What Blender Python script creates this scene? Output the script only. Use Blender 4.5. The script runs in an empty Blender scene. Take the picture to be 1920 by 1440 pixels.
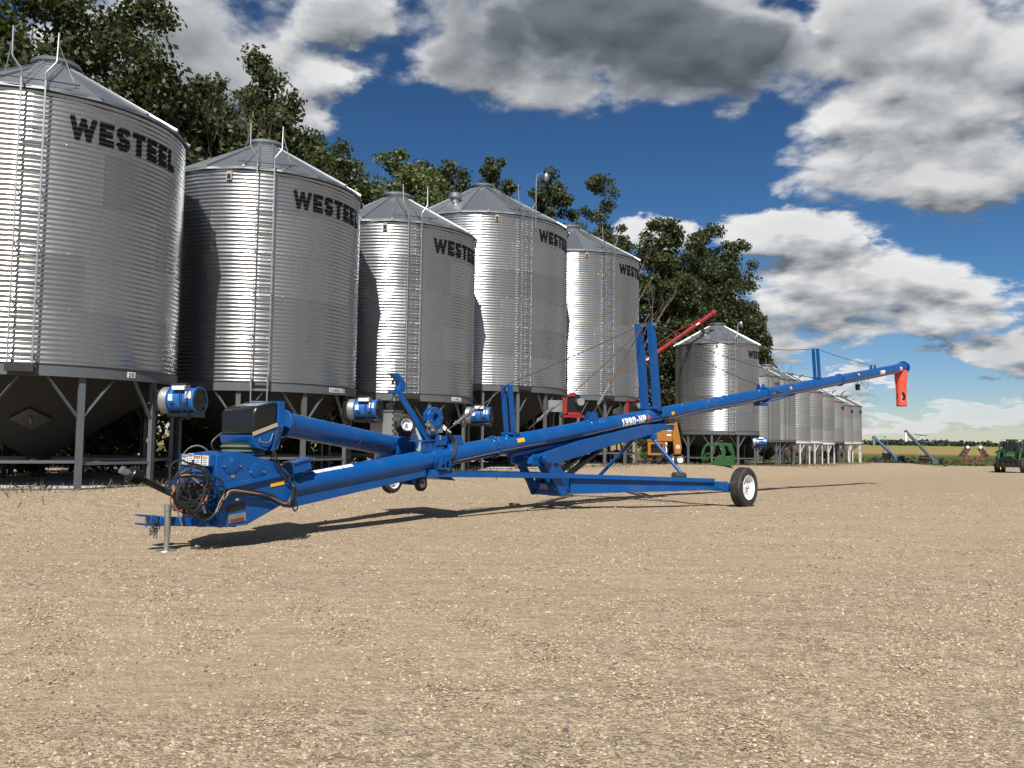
import bpy, bmesh, math, random
import numpy as np
from mathutils import Vector, Matrix

R_ = math.radians
scene = bpy.context.scene
col = scene.collection
rng = np.random.default_rng(7)
random.seed(7)

# ------------------------------------------------------------------ camera
FPX, ROLL, HOFF, CAMZ = 1600.0, 0.013, 103.7, 1.5
TH = math.atan(HOFF / FPX)
_r0 = np.array([1, 0, 0.]); _u0 = np.array([0, -math.sin(TH), math.cos(TH)]); _d = np.array([0, math.cos(TH), math.sin(TH)])
_r = math.cos(ROLL) * _r0 + math.sin(ROLL) * _u0
_u = -math.sin(ROLL) * _r0 + math.cos(ROLL) * _u0
CAM = np.array([0, 0, CAMZ])
cam_data = bpy.data.cameras.new('camera')
cam_data.sensor_fit = 'HORIZONTAL'
cam_data.sensor_width = 36.0
cam_data.lens = FPX / 1920 * 36.0
cam_data.clip_end = 12000
cam_data.clip_start = 0.05
cam = bpy.data.objects.new('camera', cam_data)
col.objects.link(cam)
m = Matrix.Identity(4)
for i in range(3):
    m[i][0] = _r[i]; m[i][1] = _u[i]; m[i][2] = -_d[i]; m[i][3] = CAM[i]
cam.matrix_world = m
scene.camera = cam

def ray(px, py):
    return _d * FPX + _r * (px - 960) - _u * (py - 720)
def at_depth(px, py, Y):
    v = ray(px, py)
    return CAM + v * (Y / v[1])

# ------------------------------------------------------------------ node helpers
class NT:
    def __init__(s, tree):
        s.t = tree
    def n(s, kind, ins=None, **props):
        nd = s.t.nodes.new(kind)
        for k, v in props.items():
            setattr(nd, k, v)
        for k, v in (ins or {}).items():
            if isinstance(v, bpy.types.NodeSocket):
                s.t.links.new(v, nd.inputs[k])
            else:
                nd.inputs[k].default_value = v
        return nd
    def m(s, op, a, b=None, c=None, clamp=False):
        ins = {0: a}
        if b is not None: ins[1] = b
        if c is not None: ins[2] = c
        return s.n('ShaderNodeMath', ins, operation=op, use_clamp=clamp).outputs[0]
    def mix(s, fac, a, b):
        nd = s.n('ShaderNodeMix', None, data_type='RGBA')
        for sock, v in ((nd.inputs[0], fac), (nd.inputs[6], a), (nd.inputs[7], b)):
            if isinstance(v, bpy.types.NodeSocket): s.t.links.new(v, sock)
            else:
                sock.default_value = (*v, 1) if isinstance(v, tuple) and len(v) == 3 else v
        return nd.outputs[2]
    def noise(s, vec, scale, detail=4, rough=.55, dist=0.):
        ins = {'Scale': scale, 'Detail': detail, 'Roughness': rough, 'Distortion': dist}
        if vec is not None: ins['Vector'] = vec
        return s.n('ShaderNodeTexNoise', ins).outputs['Fac']
    def ramp(s, fac, lo, hi):
        return s.n('ShaderNodeMapRange', {0: fac, 1: lo, 2: hi, 3: 0., 4: 1.}, interpolation_type='SMOOTHSTEP').outputs[0]

# ------------------------------------------------------------------ world: daylight sky with cumulus
SUN_EL, SUN_AZ = R_(48), R_(-5)            # sun behind the camera, a little to its left
sun_dir = Vector((math.sin(SUN_AZ) * math.cos(SUN_EL), -math.cos(SUN_AZ) * math.cos(SUN_EL), math.sin(SUN_EL)))
world = bpy.data.worlds.new('World')
scene.world = world
world.use_nodes = True
wt = world.node_tree
wt.nodes.clear()
W = NT(wt)
sky = W.n('ShaderNodeTexSky', sky_type='NISHITA')
sky.sun_disc = False
sky.sun_elevation = SUN_EL
sky.sun_rotation = math.atan2(sun_dir.x, sun_dir.y)
sky.altitude = 600
sky.air_density = 1.0
sky.dust_density = 0.15
sky.ozone_density = 1.6
hsv = W.n('ShaderNodeVectorMath', {0: sky.outputs[0], 3: .125}, operation='SCALE')
hsv = W.n('ShaderNodeGamma', {'Color': hsv.outputs[0], 'Gamma': 1.4})
_z = W.n('ShaderNodeSeparateXYZ', {0: W.n('ShaderNodeTexCoord').outputs['Generated']}).outputs[2]
hsv = W.n('ShaderNodeVectorMath', {0: hsv.outputs[0], 1: W.mix(W.ramp(_z, -.02, .26), (6.9, 7.3, 9.2), (5.6, 8.4, 9.76))}, operation='MULTIPLY')
bg_sky = W.n('ShaderNodeBackground', {'Color': hsv.outputs[0], 'Strength': 0.050})

# cloud masses: centre and half-size (degrees of view as pixels of the photograph, a direction only), darkness of the underside
CLOUDS = [(330, 95, 270, 175, .5), (540, 150, 110, 130, .2), (640, 30, 120, 60, .5),
          (1110, 40, 400, 165, 1.0), (1330, 95, 280, 115, .95), (880, 100, 130, 75, .6),
          (1760, 120, 300, 190, .22), (1640, 40, 170, 110, .4), (1710, 318, 255, 84, .25), (1860, 300, 120, 90, .25),
          (1600, 545, 235, 100, .15), (1770, 575, 150, 72, .2), (1490, 435, 160, 48, .15), (1560, 480, 120, 60, .2), (1440, 630, 130, 60, .3),
          (1890, 660, 95, 46, .3), (1850, 772, 130, 30, .15), (1700, 800, 110, 16, .1), (1620, 700, 90, 18, .15), (1500, 735, 160, 30, .2),
          (1230, 440, 90, 34, .1)]
def cloud_group():
    g = bpy.data.node_groups.new('cloud_density', 'ShaderNodeTree')
    g.interface.new_socket('Dir', in_out='INPUT', socket_type='NodeSocketVector')
    g.interface.new_socket('Density', in_out='OUTPUT', socket_type='NodeSocketFloat')
    g.interface.new_socket('Dark', in_out='OUTPUT', socket_type='NodeSocketFloat')
    g.interface.new_socket('Soft', in_out='OUTPUT', socket_type='NodeSocketFloat')
    G = NT(g)
    gi = g.nodes.new('NodeGroupInput'); go = g.nodes.new('NodeGroupOutput')
    d = gi.outputs[0]
    sp = G.n('ShaderNodeSeparateXYZ', {0: d})
    X, Y, Z = sp.outputs
    Ys = G.m('MAXIMUM', Y, .05)
    u = G.m('DIVIDE', X, Ys); v = G.m('DIVIDE', Z, Ys)
    # billow noise: angular size shrinks towards the horizon
    inv = G.m('DIVIDE', 1.0, G.m('ADD', G.m('MAXIMUM', Z, 0.0), .28))
    pv = G.n('ShaderNodeVectorMath', {0: d, 3: inv}, operation='SCALE').outputs[0]
    pv = G.n('ShaderNodeVectorMath', {0: pv, 1: (1., 1., 1.2)}, operation='MULTIPLY').outputs[0]
    big = G.noise(pv, 2.6, 3, .5)
    med = G.noise(pv, 6.5, 9, .58, .25)
    wn = G.n('ShaderNodeTexNoise', {'Vector': pv, 'Scale': 9., 'Detail': 7., 'Roughness': .6}).outputs['Color']
    ws = G.n('ShaderNodeSeparateColor', {0: wn})
    u = G.m('ADD', u, G.m('MULTIPLY', G.m('SUBTRACT', ws.outputs[0], .5), .12))
    v = G.m('ADD', v, G.m('MULTIPLY', G.m('SUBTRACT', ws.outputs[1], .5), .075))
    field = None; dark = None
    def billow(sc):
        return G.n('ShaderNodeTexVoronoi', {'Vector': pw, 'Scale': sc, 'Randomness': 1.}, feature='F1').outputs['Distance']
    pw = G.n('ShaderNodeVectorMath', {0: pv, 1: G.n('ShaderNodeVectorMath', {0: wn, 3: .10}, operation='SCALE').outputs[0]}, operation='ADD').outputs[0]
    puff = G.m('ADD', G.m('MULTIPLY', G.m('SUBTRACT', .58, billow(5.5)), .95), G.m('MULTIPLY', G.m('SUBTRACT', .52, billow(13.)), .50))
    for (cx, cy, rx, ry, dk) in CLOUDS:
        c = ray(cx, cy); u0, v0 = c[0] / c[1], c[2] / c[1]
        e = G.m('ADD', G.m('POWER', G.m('DIVIDE', G.m('SUBTRACT', u, u0), rx / FPX), 2.), G.m('POWER', G.m('DIVIDE', G.m('SUBTRACT', v, v0), ry / FPX), 2.))
        b = G.m('SUBTRACT', 1., e)
        b = G.m('MAXIMUM', b, -1.6)
        field = b if field is None else G.m('SMOOTH_MAX', field, b, .35)
        dd = G.m('MULTIPLY', G.m('MAXIMUM', G.m('ADD', b, .15), 0.), dk)
        dark = dd if dark is None else G.m('SMOOTH_MAX', dark, dd, .1)
    # beyond the masses above the sky goes on with scattered cloud of the same kind
    gen = G.m('MULTIPLY', G.m('SUBTRACT', big, .53), 6.0)
    out = G.m('MAXIMUM', G.ramp(G.m('ABSOLUTE', u), .62, .8), G.ramp(v, .54, .75))
    out = G.m('MAXIMUM', out, G.ramp(Y, .35, .1))
    field = G.m('ADD', G.m('MULTIPLY', field, G.m('SUBTRACT', 1., out)), G.m('MULTIPLY', gen, out))
    dark = G.m('ADD', G.m('MULTIPLY', dark, G.m('SUBTRACT', 1., out)), G.m('MULTIPLY', .5, out))
    dens = G.m('ADD', G.m('MULTIPLY', G.m('MINIMUM', field, .8), 1.0), G.m('ADD', puff, G.m('MULTIPLY', G.m('SUBTRACT', med, .5), 2.2)))
    med2 = G.noise(pv, 6.5, 3.5, .55, .25)
    soft = G.m('ADD', G.m('MINIMUM', field, .9), G.m('ADD', puff, G.m('MULTIPLY', G.m('SUBTRACT', med2, .5), 2.0)))
    g.links.new(dens, go.inputs[0]); g.links.new(dark, go.inputs[1]); g.links.new(soft, go.inputs[2])
    return g
cg = cloud_group()
tc = W.n('ShaderNodeTexCoord').outputs['Generated']
def dens_at(off):
    v = tc if off is None else W.n('ShaderNodeVectorMath', {0: tc, 1: off}, operation='ADD').outputs[0]
    nd = W.n('ShaderNodeGroup', {'Dir': v}, node_tree=cg) if False else None
    nd = wt.nodes.new('ShaderNodeGroup'); nd.node_tree = cg
    wt.links.new(v, nd.inputs[0])
    return nd
d0 = dens_at(None); d1 = dens_at((-.005, 0, .024))
cover = W.ramp(d0.outputs[0], -.16, .62)
slope = W.m('ADD', W.m('MULTIPLY', W.m('SUBTRACT', d0.outputs[2], d1.outputs[2]), .75), W.m('MULTIPLY', W.m('SUBTRACT', d0.outputs[0], d1.outputs[0]), .25))
lit = W.m('ADD', .62, W.m('MULTIPLY', slope, .75), clamp=True)
thick = W.ramp(d0.outputs[2], .05, .80)
shade = W.m('MULTIPLY', W.m('MULTIPLY', d0.outputs[1], 1.15, clamp=True), thick)
ccol = W.mix(lit, (.17, .20, .24), (1.0, 1.0, 1.0))
ccol = W.mix(shade, ccol, W.mix(lit, (.055, .078, .10), (.20, .235, .27)))
bg_cloud = W.n('ShaderNodeBackground', {'Color': ccol, 'Strength': 0.66})
zed = W.n('ShaderNodeSeparateXYZ', {0: tc}).outputs[2]
cover = W.m('MULTIPLY', cover, W.m('ADD', .55, W.m('MULTIPLY', .45, W.ramp(zed, .0, .10))))
mixw = W.n('ShaderNodeMixShader', {0: cover, 1: bg_sky.outputs[0], 2: bg_cloud.outputs[0]})
wo = W.n('ShaderNodeOutputWorld', {0: mixw.outputs[0]})

# ------------------------------------------------------------------ sun, exposure
sl = bpy.data.lights.new('sun', 'SUN')
sl.energy = 5.0
sl.angle = R_(0.55)
sl.color = (1.0, .955, .88)
sun = bpy.data.objects.new('sun', sl)
sun.rotation_euler = sun_dir.to_track_quat('Z', 'Y').to_euler()
sun.location = (0, -20, 40)
col.objects.link(sun)
scene.view_settings.view_transform = 'Standard'
scene.view_settings.look = 'None'
scene.view_settings.exposure = 0.42
scene.view_settings.gamma = 1.0
scene.view_settings.use_curve_mapping = False
scene.cycles.max_bounces = 6
scene.cycles.diffuse_bounces = 3
scene.cycles.glossy_bounces = 3
world.cycles.sampling_method = 'NONE'
scene.cycles.use_denoising = True

# ------------------------------------------------------------------ mesh builder
class MB:
    def __init__(s):
        s.v = []; s.f = []
    def add(s, vs, fs):
        o = len(s.v)
        s.v.extend([tuple(map(float, p)) for p in vs])
        s.f.extend([tuple(i + o for i in f) for f in fs])
        return s
    def box(s, c, size, rot=None):
        hx, hy, hz = size[0] / 2, size[1] / 2, size[2] / 2
        vs = [Vector((x, y, z)) for x in (-hx, hx) for y in (-hy, hy) for z in (-hz, hz)]
        if rot is not None: vs = [rot @ p for p in vs]
        c = Vector(c)
        return s.add([p + c for p in vs], [(0, 1, 3, 2), (4, 6, 7, 5), (0, 4, 5, 1), (2, 3, 7, 6), (0, 2, 6, 4), (1, 5, 7, 3)])
    def beam(s, p0, p1, w, h, up=(0, 0, 1), w2=None, h2=None):
        p0, p1 = Vector(p0), Vector(p1); t = (p1 - p0).normalized(); up = Vector(up)
        a = t.cross(up)
        if a.length < 1e-4: a = t.cross(Vector((1, 0, 0)))
        a.normalize(); b = a.cross(t).normalized()
        w2 = w if w2 is None else w2; h2 = h if h2 is None else h2
        vs = [p0 + a * (w / 2 * i) + b * (h / 2 * j) for i, j in ((-1, -1), (1, -1), (1, 1), (-1, 1))]
        vs += [p1 + a * (w2 / 2 * i) + b * (h2 / 2 * j) for i, j in ((-1, -1), (1, -1), (1, 1), (-1, 1))]
        return s.add(vs, [(3, 2, 1, 0), (4, 5, 6, 7), (0, 1, 5, 4), (1, 2, 6, 5), (2, 3, 7, 6), (3, 0, 4, 7)])
    def tube(s, p0, p1, r, n=12, r2=None, cap=True):
        p0, p1 = Vector(p0), Vector(p1); t = (p1 - p0).normalized()
        a = t.orthogonal().normalized(); b = t.cross(a)
        r2 = r if r2 is None else r2
        vs = []
        for p, rr in ((p0, r), (p1, r2)):
            for i in range(n):
                q = 2 * math.pi * i / n
                vs.append(p + a * (rr * math.cos(q)) + b * (rr * math.sin(q)))
        fs = [(i, (i + 1) % n, n + (i + 1) % n, n + i) for i in range(n)]
        if cap: fs += [tuple(range(n - 1, -1, -1)), tuple(range(n, 2 * n))]
        return s.add(vs, fs)
    def path(s, pts, r, n=8, cap=True):
        pts = [Vector(p) for p in pts]
        a = None; vs = []
        for i, p in enumerate(pts):
            t = (pts[min(i + 1, len(pts) - 1)] - pts[max(i - 1, 0)]).normalized()
            if a is None: a = t.orthogonal().normalized()
            else:
                a = a - t * a.dot(t)
                a = a.normalized() if a.length > 1e-5 else t.orthogonal().normalized()
            b = t.cross(a)
            rr = r[i] if isinstance(r, (list, tuple)) else r
            for k in range(n):
                q = 2 * math.pi * k / n
                vs.append(p + a * (rr * math.cos(q)) + b * (rr * math.sin(q)))
        fs = []
        for i in range(len(pts) - 1):
            for k in range(n):
                fs.append((i * n + k, i * n + (k + 1) % n, (i + 1) * n + (k + 1) % n, (i + 1) * n + k))
        if cap: fs += [tuple(range(n - 1, -1, -1)), tuple(range((len(pts) - 1) * n, len(pts) * n))]
        return s.add(vs, fs)
    def lathe(s, prof, n=24, M=None, closed=False, arc=2 * math.pi, a0=0.):
        full = abs(arc - 2 * math.pi) < 1e-6
        m_ = n if full else n + 1
        vs = []
        for (r, z) in prof:
            for i in range(m_):
                q = a0 + arc * i / n
                p = Vector((r * math.cos(q), r * math.sin(q), z))
                vs.append(M @ p if M is not None else p)
        fs = []; k = len(prof)
        for j in range(k if closed else k - 1):
            j2 = (j + 1) % k
            for i in range(n):
                i2 = (i + 1) % m_
                fs.append((j * m_ + i, j * m_ + i2, j2 * m_ + i2, j2 * m_ + i))
        return s.add(vs, fs)
    def prism(s, poly, y0, y1, plane='xz'):
        n = len(poly)
        def P(a, b, c): return (a, c, b) if plane == 'xz' else (a, b, c)
        vs = [P(a, b, y0) for a, b in poly] + [P(a, b, y1) for a, b in poly]
        fs = [tuple(range(n)), tuple(range(2 * n - 1, n - 1, -1))]
        fs += [(i, n + i, n + (i + 1) % n, (i + 1) % n) for i in range(n)]
        return s.add(vs, fs)
    def mesh(s, name, mat, angle=38):
        me = bpy.data.meshes.new(name)
        me.from_pydata(s.v, [], s.f)
        me.update()
        bm = bmesh.new(); bm.from_mesh(me)
        bmesh.ops.recalc_face_normals(bm, faces=bm.faces)
        bm.to_mesh(me); bm.free()
        me.shade_smooth()
        me.set_sharp_from_angle(angle=R_(angle))
        if mat: me.materials.append(mat)
        return me
    def build(s, name, mat, parent=None, bevel=0, angle=38):
        return obj(name, s.mesh(name, mat, angle), parent, bevel)

def obj(name, me, parent=None, bevel=0, loc=None, rotz=None):
    o = bpy.data.objects.new(name, me)
    col.objects.link(o)
    if parent is not None: o.parent = parent
    if loc is not None: o.location = loc
    if rotz is not None: o.rotation_euler = (0, 0, rotz)
    if bevel:
        md = o.modifiers.new('bevel', 'BEVEL'); md.width = bevel; md.segments = 2; md.limit_method = 'ANGLE'; md.angle_limit = R_(50)
        md.harden_normals = False
    return o
def tag(o, label, cat, group=None):
    o['label'] = label; o['category'] = cat
    if group: o['group'] = group
    return o
def thing(name, label, cat, loc=(0, 0, 0), rotz=0, group=None):
    o = bpy.data.objects.new(name, None); col.objects.link(o)
    o.empty_display_size = .3
    o.location = loc; o.rotation_euler = (0, 0, rotz)
    return tag(o, label, cat, group)
def struct(o, kind='structure'):
    o['kind'] = kind
    return o
def lerp(p, q, t): return Vector(p) * (1 - t) + Vector(q) * t
def fast_mesh(name, verts, faces4, mat):
    """quads from numpy arrays"""
    me = bpy.data.meshes.new(name)
    nv, nf = len(verts), len(faces4); k = faces4.shape[1]
    me.vertices.add(nv); me.loops.add(nf * k); me.polygons.add(nf)
    me.vertices.foreach_set('co', np.asarray(verts, np.float32).ravel())
    me.loops.foreach_set('vertex_index', np.asarray(faces4, np.int32).ravel())
    me.polygons.foreach_set('loop_start', np.arange(0, nf * k, k, dtype=np.int32))
    me.polygons.foreach_set('loop_total', np.full(nf, k, np.int32))
    me.update(calc_edges=True)
    if mat: me.materials.append(mat)
    return me

# ------------------------------------------------------------------ materials
def new_mat(name):
    mt = bpy.data.materials.new(name); mt.use_nodes = True
    mt.node_tree.nodes.clear()
    return mt, NT(mt.node_tree)
def finish(T, shader, disp=None):
    T.n('ShaderNodeOutputMaterial', {'Surface': shader})
def simple(name, base, rough=.5, metal=0., var=.12, vscale=6., bump=0., bscale=60., coat=0., dirt=None, dirt_amt=.4, rvar=.08, spec=.5, obj_var=0.):
    mt, T = new_mat(name)
    tcn = T.n('ShaderNodeTexCoord').outputs['Object']
    nz = T.noise(tcn, vscale, 6, .6)
    dark = tuple(c * (1 - var) for c in base); light = tuple(min(1, c * (1 + var)) for c in base)
    c = T.mix(nz, dark, light)
    if obj_var:
        rnd = T.n('ShaderNodeObjectInfo').outputs['Random']
        c = T.mix(T.m('MULTIPLY', rnd, obj_var), c, tuple(x * .55 for x in base))
    if dirt:
        dn = T.ramp(T.noise(tcn, vscale * .7, 8, .7), .48, .72)
        c = T.mix(T.m('MULTIPLY', dn, dirt_amt), c, dirt)
    rg = T.m('ADD', rough - rvar, T.m('MULTIPLY', T.noise(tcn, vscale * 2.3, 4, .6), rvar * 2), clamp=True)
    ins = {'Base Color': c, 'Roughness': rg, 'Metallic': metal, 'Coat Weight': coat, 'Coat Roughness': .12, 'Specular IOR Level': spec}
    if bump:
        bn = T.n('ShaderNodeBump', {'Height': T.noise(tcn, bscale, 4, .6), 'Strength': bump, 'Distance': .01})
        ins['Normal'] = bn.outputs[0]
    bs = T.n('ShaderNodeBsdfPrincipled', ins)
    finish(T, bs.outputs[0])
    return mt

def galv_mat(name, base=(.62, .64, .66), rough=.30, metal=1.0, weather=.0, rust=None):
    mt, T = new_mat(name)
    tcn = T.n('ShaderNodeTexCoord').outputs['Object']
    rnd = T.n('ShaderNodeObjectInfo').outputs['Random']
    spv = T.n('ShaderNodeVectorMath', {0: tcn, 1: (3., 3., .6)}, operation='MULTIPLY').outputs[0]
    streak = T.noise(spv, 3., 6, .65)
    fine = T.n('ShaderNodeTexVoronoi', {'Vector': tcn, 'Scale': 38.}).outputs['Color']
    fv = T.n('ShaderNodeSeparateColor', {0: fine}).outputs[0]
    k = T.m('ADD', T.m('MULTIPLY', streak, .20), T.m('MULTIPLY', fv, .07))
    k = T.m('ADD', k, T.m('MULTIPLY', rnd, .26))
    c = T.mix(k, tuple(x * .62 for x in base), tuple(min(1, x * 1.25) for x in base))
    if weather:
        c = T.mix(T.m('MULTIPLY', T.ramp(T.noise(tcn, 1.7, 7, .65), .42, .7), weather), c, (.36, .33, .30))
    if rust:
        c = T.mix(T.ramp(T.noise(tcn, 1.1, 6, .7), .56, .75), c, rust)
    rg = T.m('ADD', rough - .05, T.m('ADD', T.m('MULTIPLY', streak, .10), T.m('MULTIPLY', rnd, .05)))
    bn = T.n('ShaderNodeBump', {'Height': T.noise(tcn, 2.2, 2, .5), 'Strength': .08, 'Distance': .02})
    bs = T.n('ShaderNodeBsdfPrincipled', {'Base Color': c, 'Metallic': metal, 'Roughness': rg, 'Normal': bn.outputs[0]})
    finish(T, bs.outputs[0])
    return mt

MT = {}
MT['galv'] = galv_mat('galvanized_sheet', (.50, .52, .54), .24, .88)
MT['galv_dull'] = galv_mat('galvanized_dull', (.46, .47, .47), .46, .8, weather=.45)
MT['galv_rust'] = galv_mat('galvanized_stained', (.42, .43, .43), .52, .7, weather=.6, rust=(.40, .26, .17))
MT['roof'] = galv_mat('roof_sheet', (.50, .53, .55), .40, .9)
MT['pipe'] = simple('galvanized_pipe', (.34, .36, .37), .42, .8, .15, 9)
MT['grey_paint'] = simple('grey_steel_paint', (.090, .100, .108), .5, 0, .1, 4, dirt=(.16, .14, .11), dirt_amt=.35)
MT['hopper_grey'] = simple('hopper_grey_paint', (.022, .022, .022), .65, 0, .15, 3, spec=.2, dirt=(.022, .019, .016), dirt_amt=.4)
MT['white_steel'] = simple('white_steel_paint', (.50, .51, .51), .5, 0, .10, 4, dirt=(.3, .26, .2), dirt_amt=.4)
MT['eave_shade'] = simple('eave_shade', (.10, .10, .10), .6, .2, .1)  # dark colour stands in for the shadowed gap under the roof edge
MT['blue'] = simple('blue_enamel', (.001, .066, .25), .34, 0, .10, 3, bump=.03, bscale=14, coat=.0, spec=.4, dirt=(.13, .15, .16), dirt_amt=.15, rvar=.12)
MT['blue_fan'] = simple('blue_fan_paint', (.010, .11, .36), .38, 0, .08, 5, dirt=(.2, .18, .15), dirt_amt=.15)
MT['black_plastic'] = simple('black_plastic', (.008, .008, .008), .30, 0, .2, 5, bump=.05, bscale=120)
MT['black_rubber'] = simple('black_rubber', (.022, .021, .02), .75, 0, .25, 12, bump=.2, bscale=80, dirt=(.17, .135, .095), dirt_amt=.55)
MT['hose'] = simple('hose_rubber', (.018, .018, .018), .45, 0, .2, 10)
MT['hose_red'] = simple('hose_pink', (.42, .18, .12), .5, 0, .2, 10)
MT['white_paint'] = simple('white_rim_paint', (.78, .79, .80), .35, 0, .05, 8, dirt=(.35, .28, .2), dirt_amt=.25)
MT['sticker'] = simple('white_sticker', (.80, .80, .78), .45, 0, .05, 8, dirt=(.5, .45, .4), dirt_amt=.3)
MT['ink'] = simple('black_ink', (.010, .010, .011), .7, 0, .15, 6, spec=.15)
MT['sticker_ink'] = simple('sticker_print', (.12, .12, .13), .5, 0, .2, 30)
MT['sticker_red'] = simple('sticker_red', (.55, .06, .05), .5)
MT['letter_white'] = simple('letter_white', (.80, .81, .82), .45, 0, .05, 20)
MT['letter_red'] = simple('letter_red', (.75, .07, .05), .45)
MT['yellow'] = simple('yellow_reflector', (.75, .40, .02), .4, 0, .08, 30)
MT['steel'] = simple('bare_steel', (.42, .41, .39), .42, .85, .2, 10, dirt=(.2, .12, .07), dirt_amt=.45)
MT['dark_steel'] = simple('dark_steel', (.05, .05, .05), .45, .6, .25, 10, dirt=(.16, .09, .05), dirt_amt=.4)
MT['cable'] = simple('wire_rope', (.11, .105, .10), .5, .6, .2, 30)
MT['orange_plastic'] = simple('orange_red_poly', (.72, .085, .05), .42, 0, .07, 5, dirt=(.45, .2, .15), dirt_amt=.25)
MT['red_paint'] = simple('red_paint', (.26, .012, .016), .4, 0, .12, 5, coat=.1, dirt=(.2, .1, .08), dirt_amt=.3)
MT['orange_paint'] = simple('orange_machine_paint', (.30, .125, .012), .5, 0, .12, 4, coat=.1, dirt=(.25, .15, .08), dirt_amt=.35)
MT['green_paint'] = simple('green_machine_paint', (.008, .066, .014), .45, 0, .1, 5, coat=.15, dirt=(.12, .1, .06), dirt_amt=.25)
MT['green_grey'] = simple('grey_green_paint', (.05, .085, .08), .5, 0, .15, 3, dirt=(.2, .15, .1), dirt_amt=.3)
MT['faded_blue'] = simple('faded_blue_paint', (.025, .075, .17), .5, 0, .15, 3, dirt=(.2, .16, .12), dirt_amt=.3)
MT['yellow_paint'] = simple('yellow_rim_paint', (.80, .55, .02), .4)
MT['rust_red'] = simple('rusty_red_paint', (.14, .032, .024), .65, 0, .25, 4, dirt=(.12, .06, .04), dirt_amt=.5)
MT['glass_dark'] = simple('tinted_glass', (.02, .025, .03), .08, 0, .1, 2, spec=.8)
MT['lamp_glass'] = simple('lamp_lens', (.75, .76, .75), .2, 0, .05)
MT['concrete'] = simple('concrete', (.42, .40, .36), .85, 0, .15, 3, bump=.3, bscale=40, dirt=(.28, .22, .16), dirt_amt=.5)
MT['bark'] = simple('bark', (.13, .105, .08), .9, 0, .35, 5, bump=.5, bscale=25)
MT['dead_wood'] = simple('dead_wood', (.30, .24, .19), .85, 0, .25, 8)
MT['canvas'] = simple('olive_canvas', (.075, .10, .065), .8, 0, .25, 14, bump=.4, bscale=60)
MT['clear_sheet'] = simple('milky_plastic', (.45, .55, .62), .35, 0, .12, 5)
MT['tan_strip'] = simple('tan_seal', (.38, .34, .22), .6, 0, .1, 8)

# sheet lettering blackened but letting the zinc show
# ------------------------------------------------------------------ ground
ROW0 = np.array([-10.72, 19.4]); ROWD = np.array([.552, .834])
def sstep(x, a, b):
    t = np.clip((x - a) / (b - a), 0, 1); return t * t * (3 - 2 * t)
def gz(x, y):
    """height of the yard: it climbs a little to the bins and falls away to the field"""
    x = np.asarray(x, float); y = np.asarray(y, float)
    zm = .15 * sstep(y, 11, 18) - np.clip((y - 20) * .0186, 0, 1.08)
    q = (x - ROW0[0]) * ROWD[1] - (y - ROW0[1]) * ROWD[0]
    zb = np.interp(y, [0, 42, 55, 60, 84, 110], [.37, .37, .0, -.2, -.35, -.9])
    k = sstep(-q, -6.6, -3.6)
    return zm + (zb - zm) * k
def gzf(x, y): return float(gz(x, y))

def yard_edge(x):
    return 104 + 2.2 * np.sin(x * .21 + 1) + 1.2 * np.sin(x * .63) - .055 * np.clip(x - 40, -60, 60)

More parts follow.
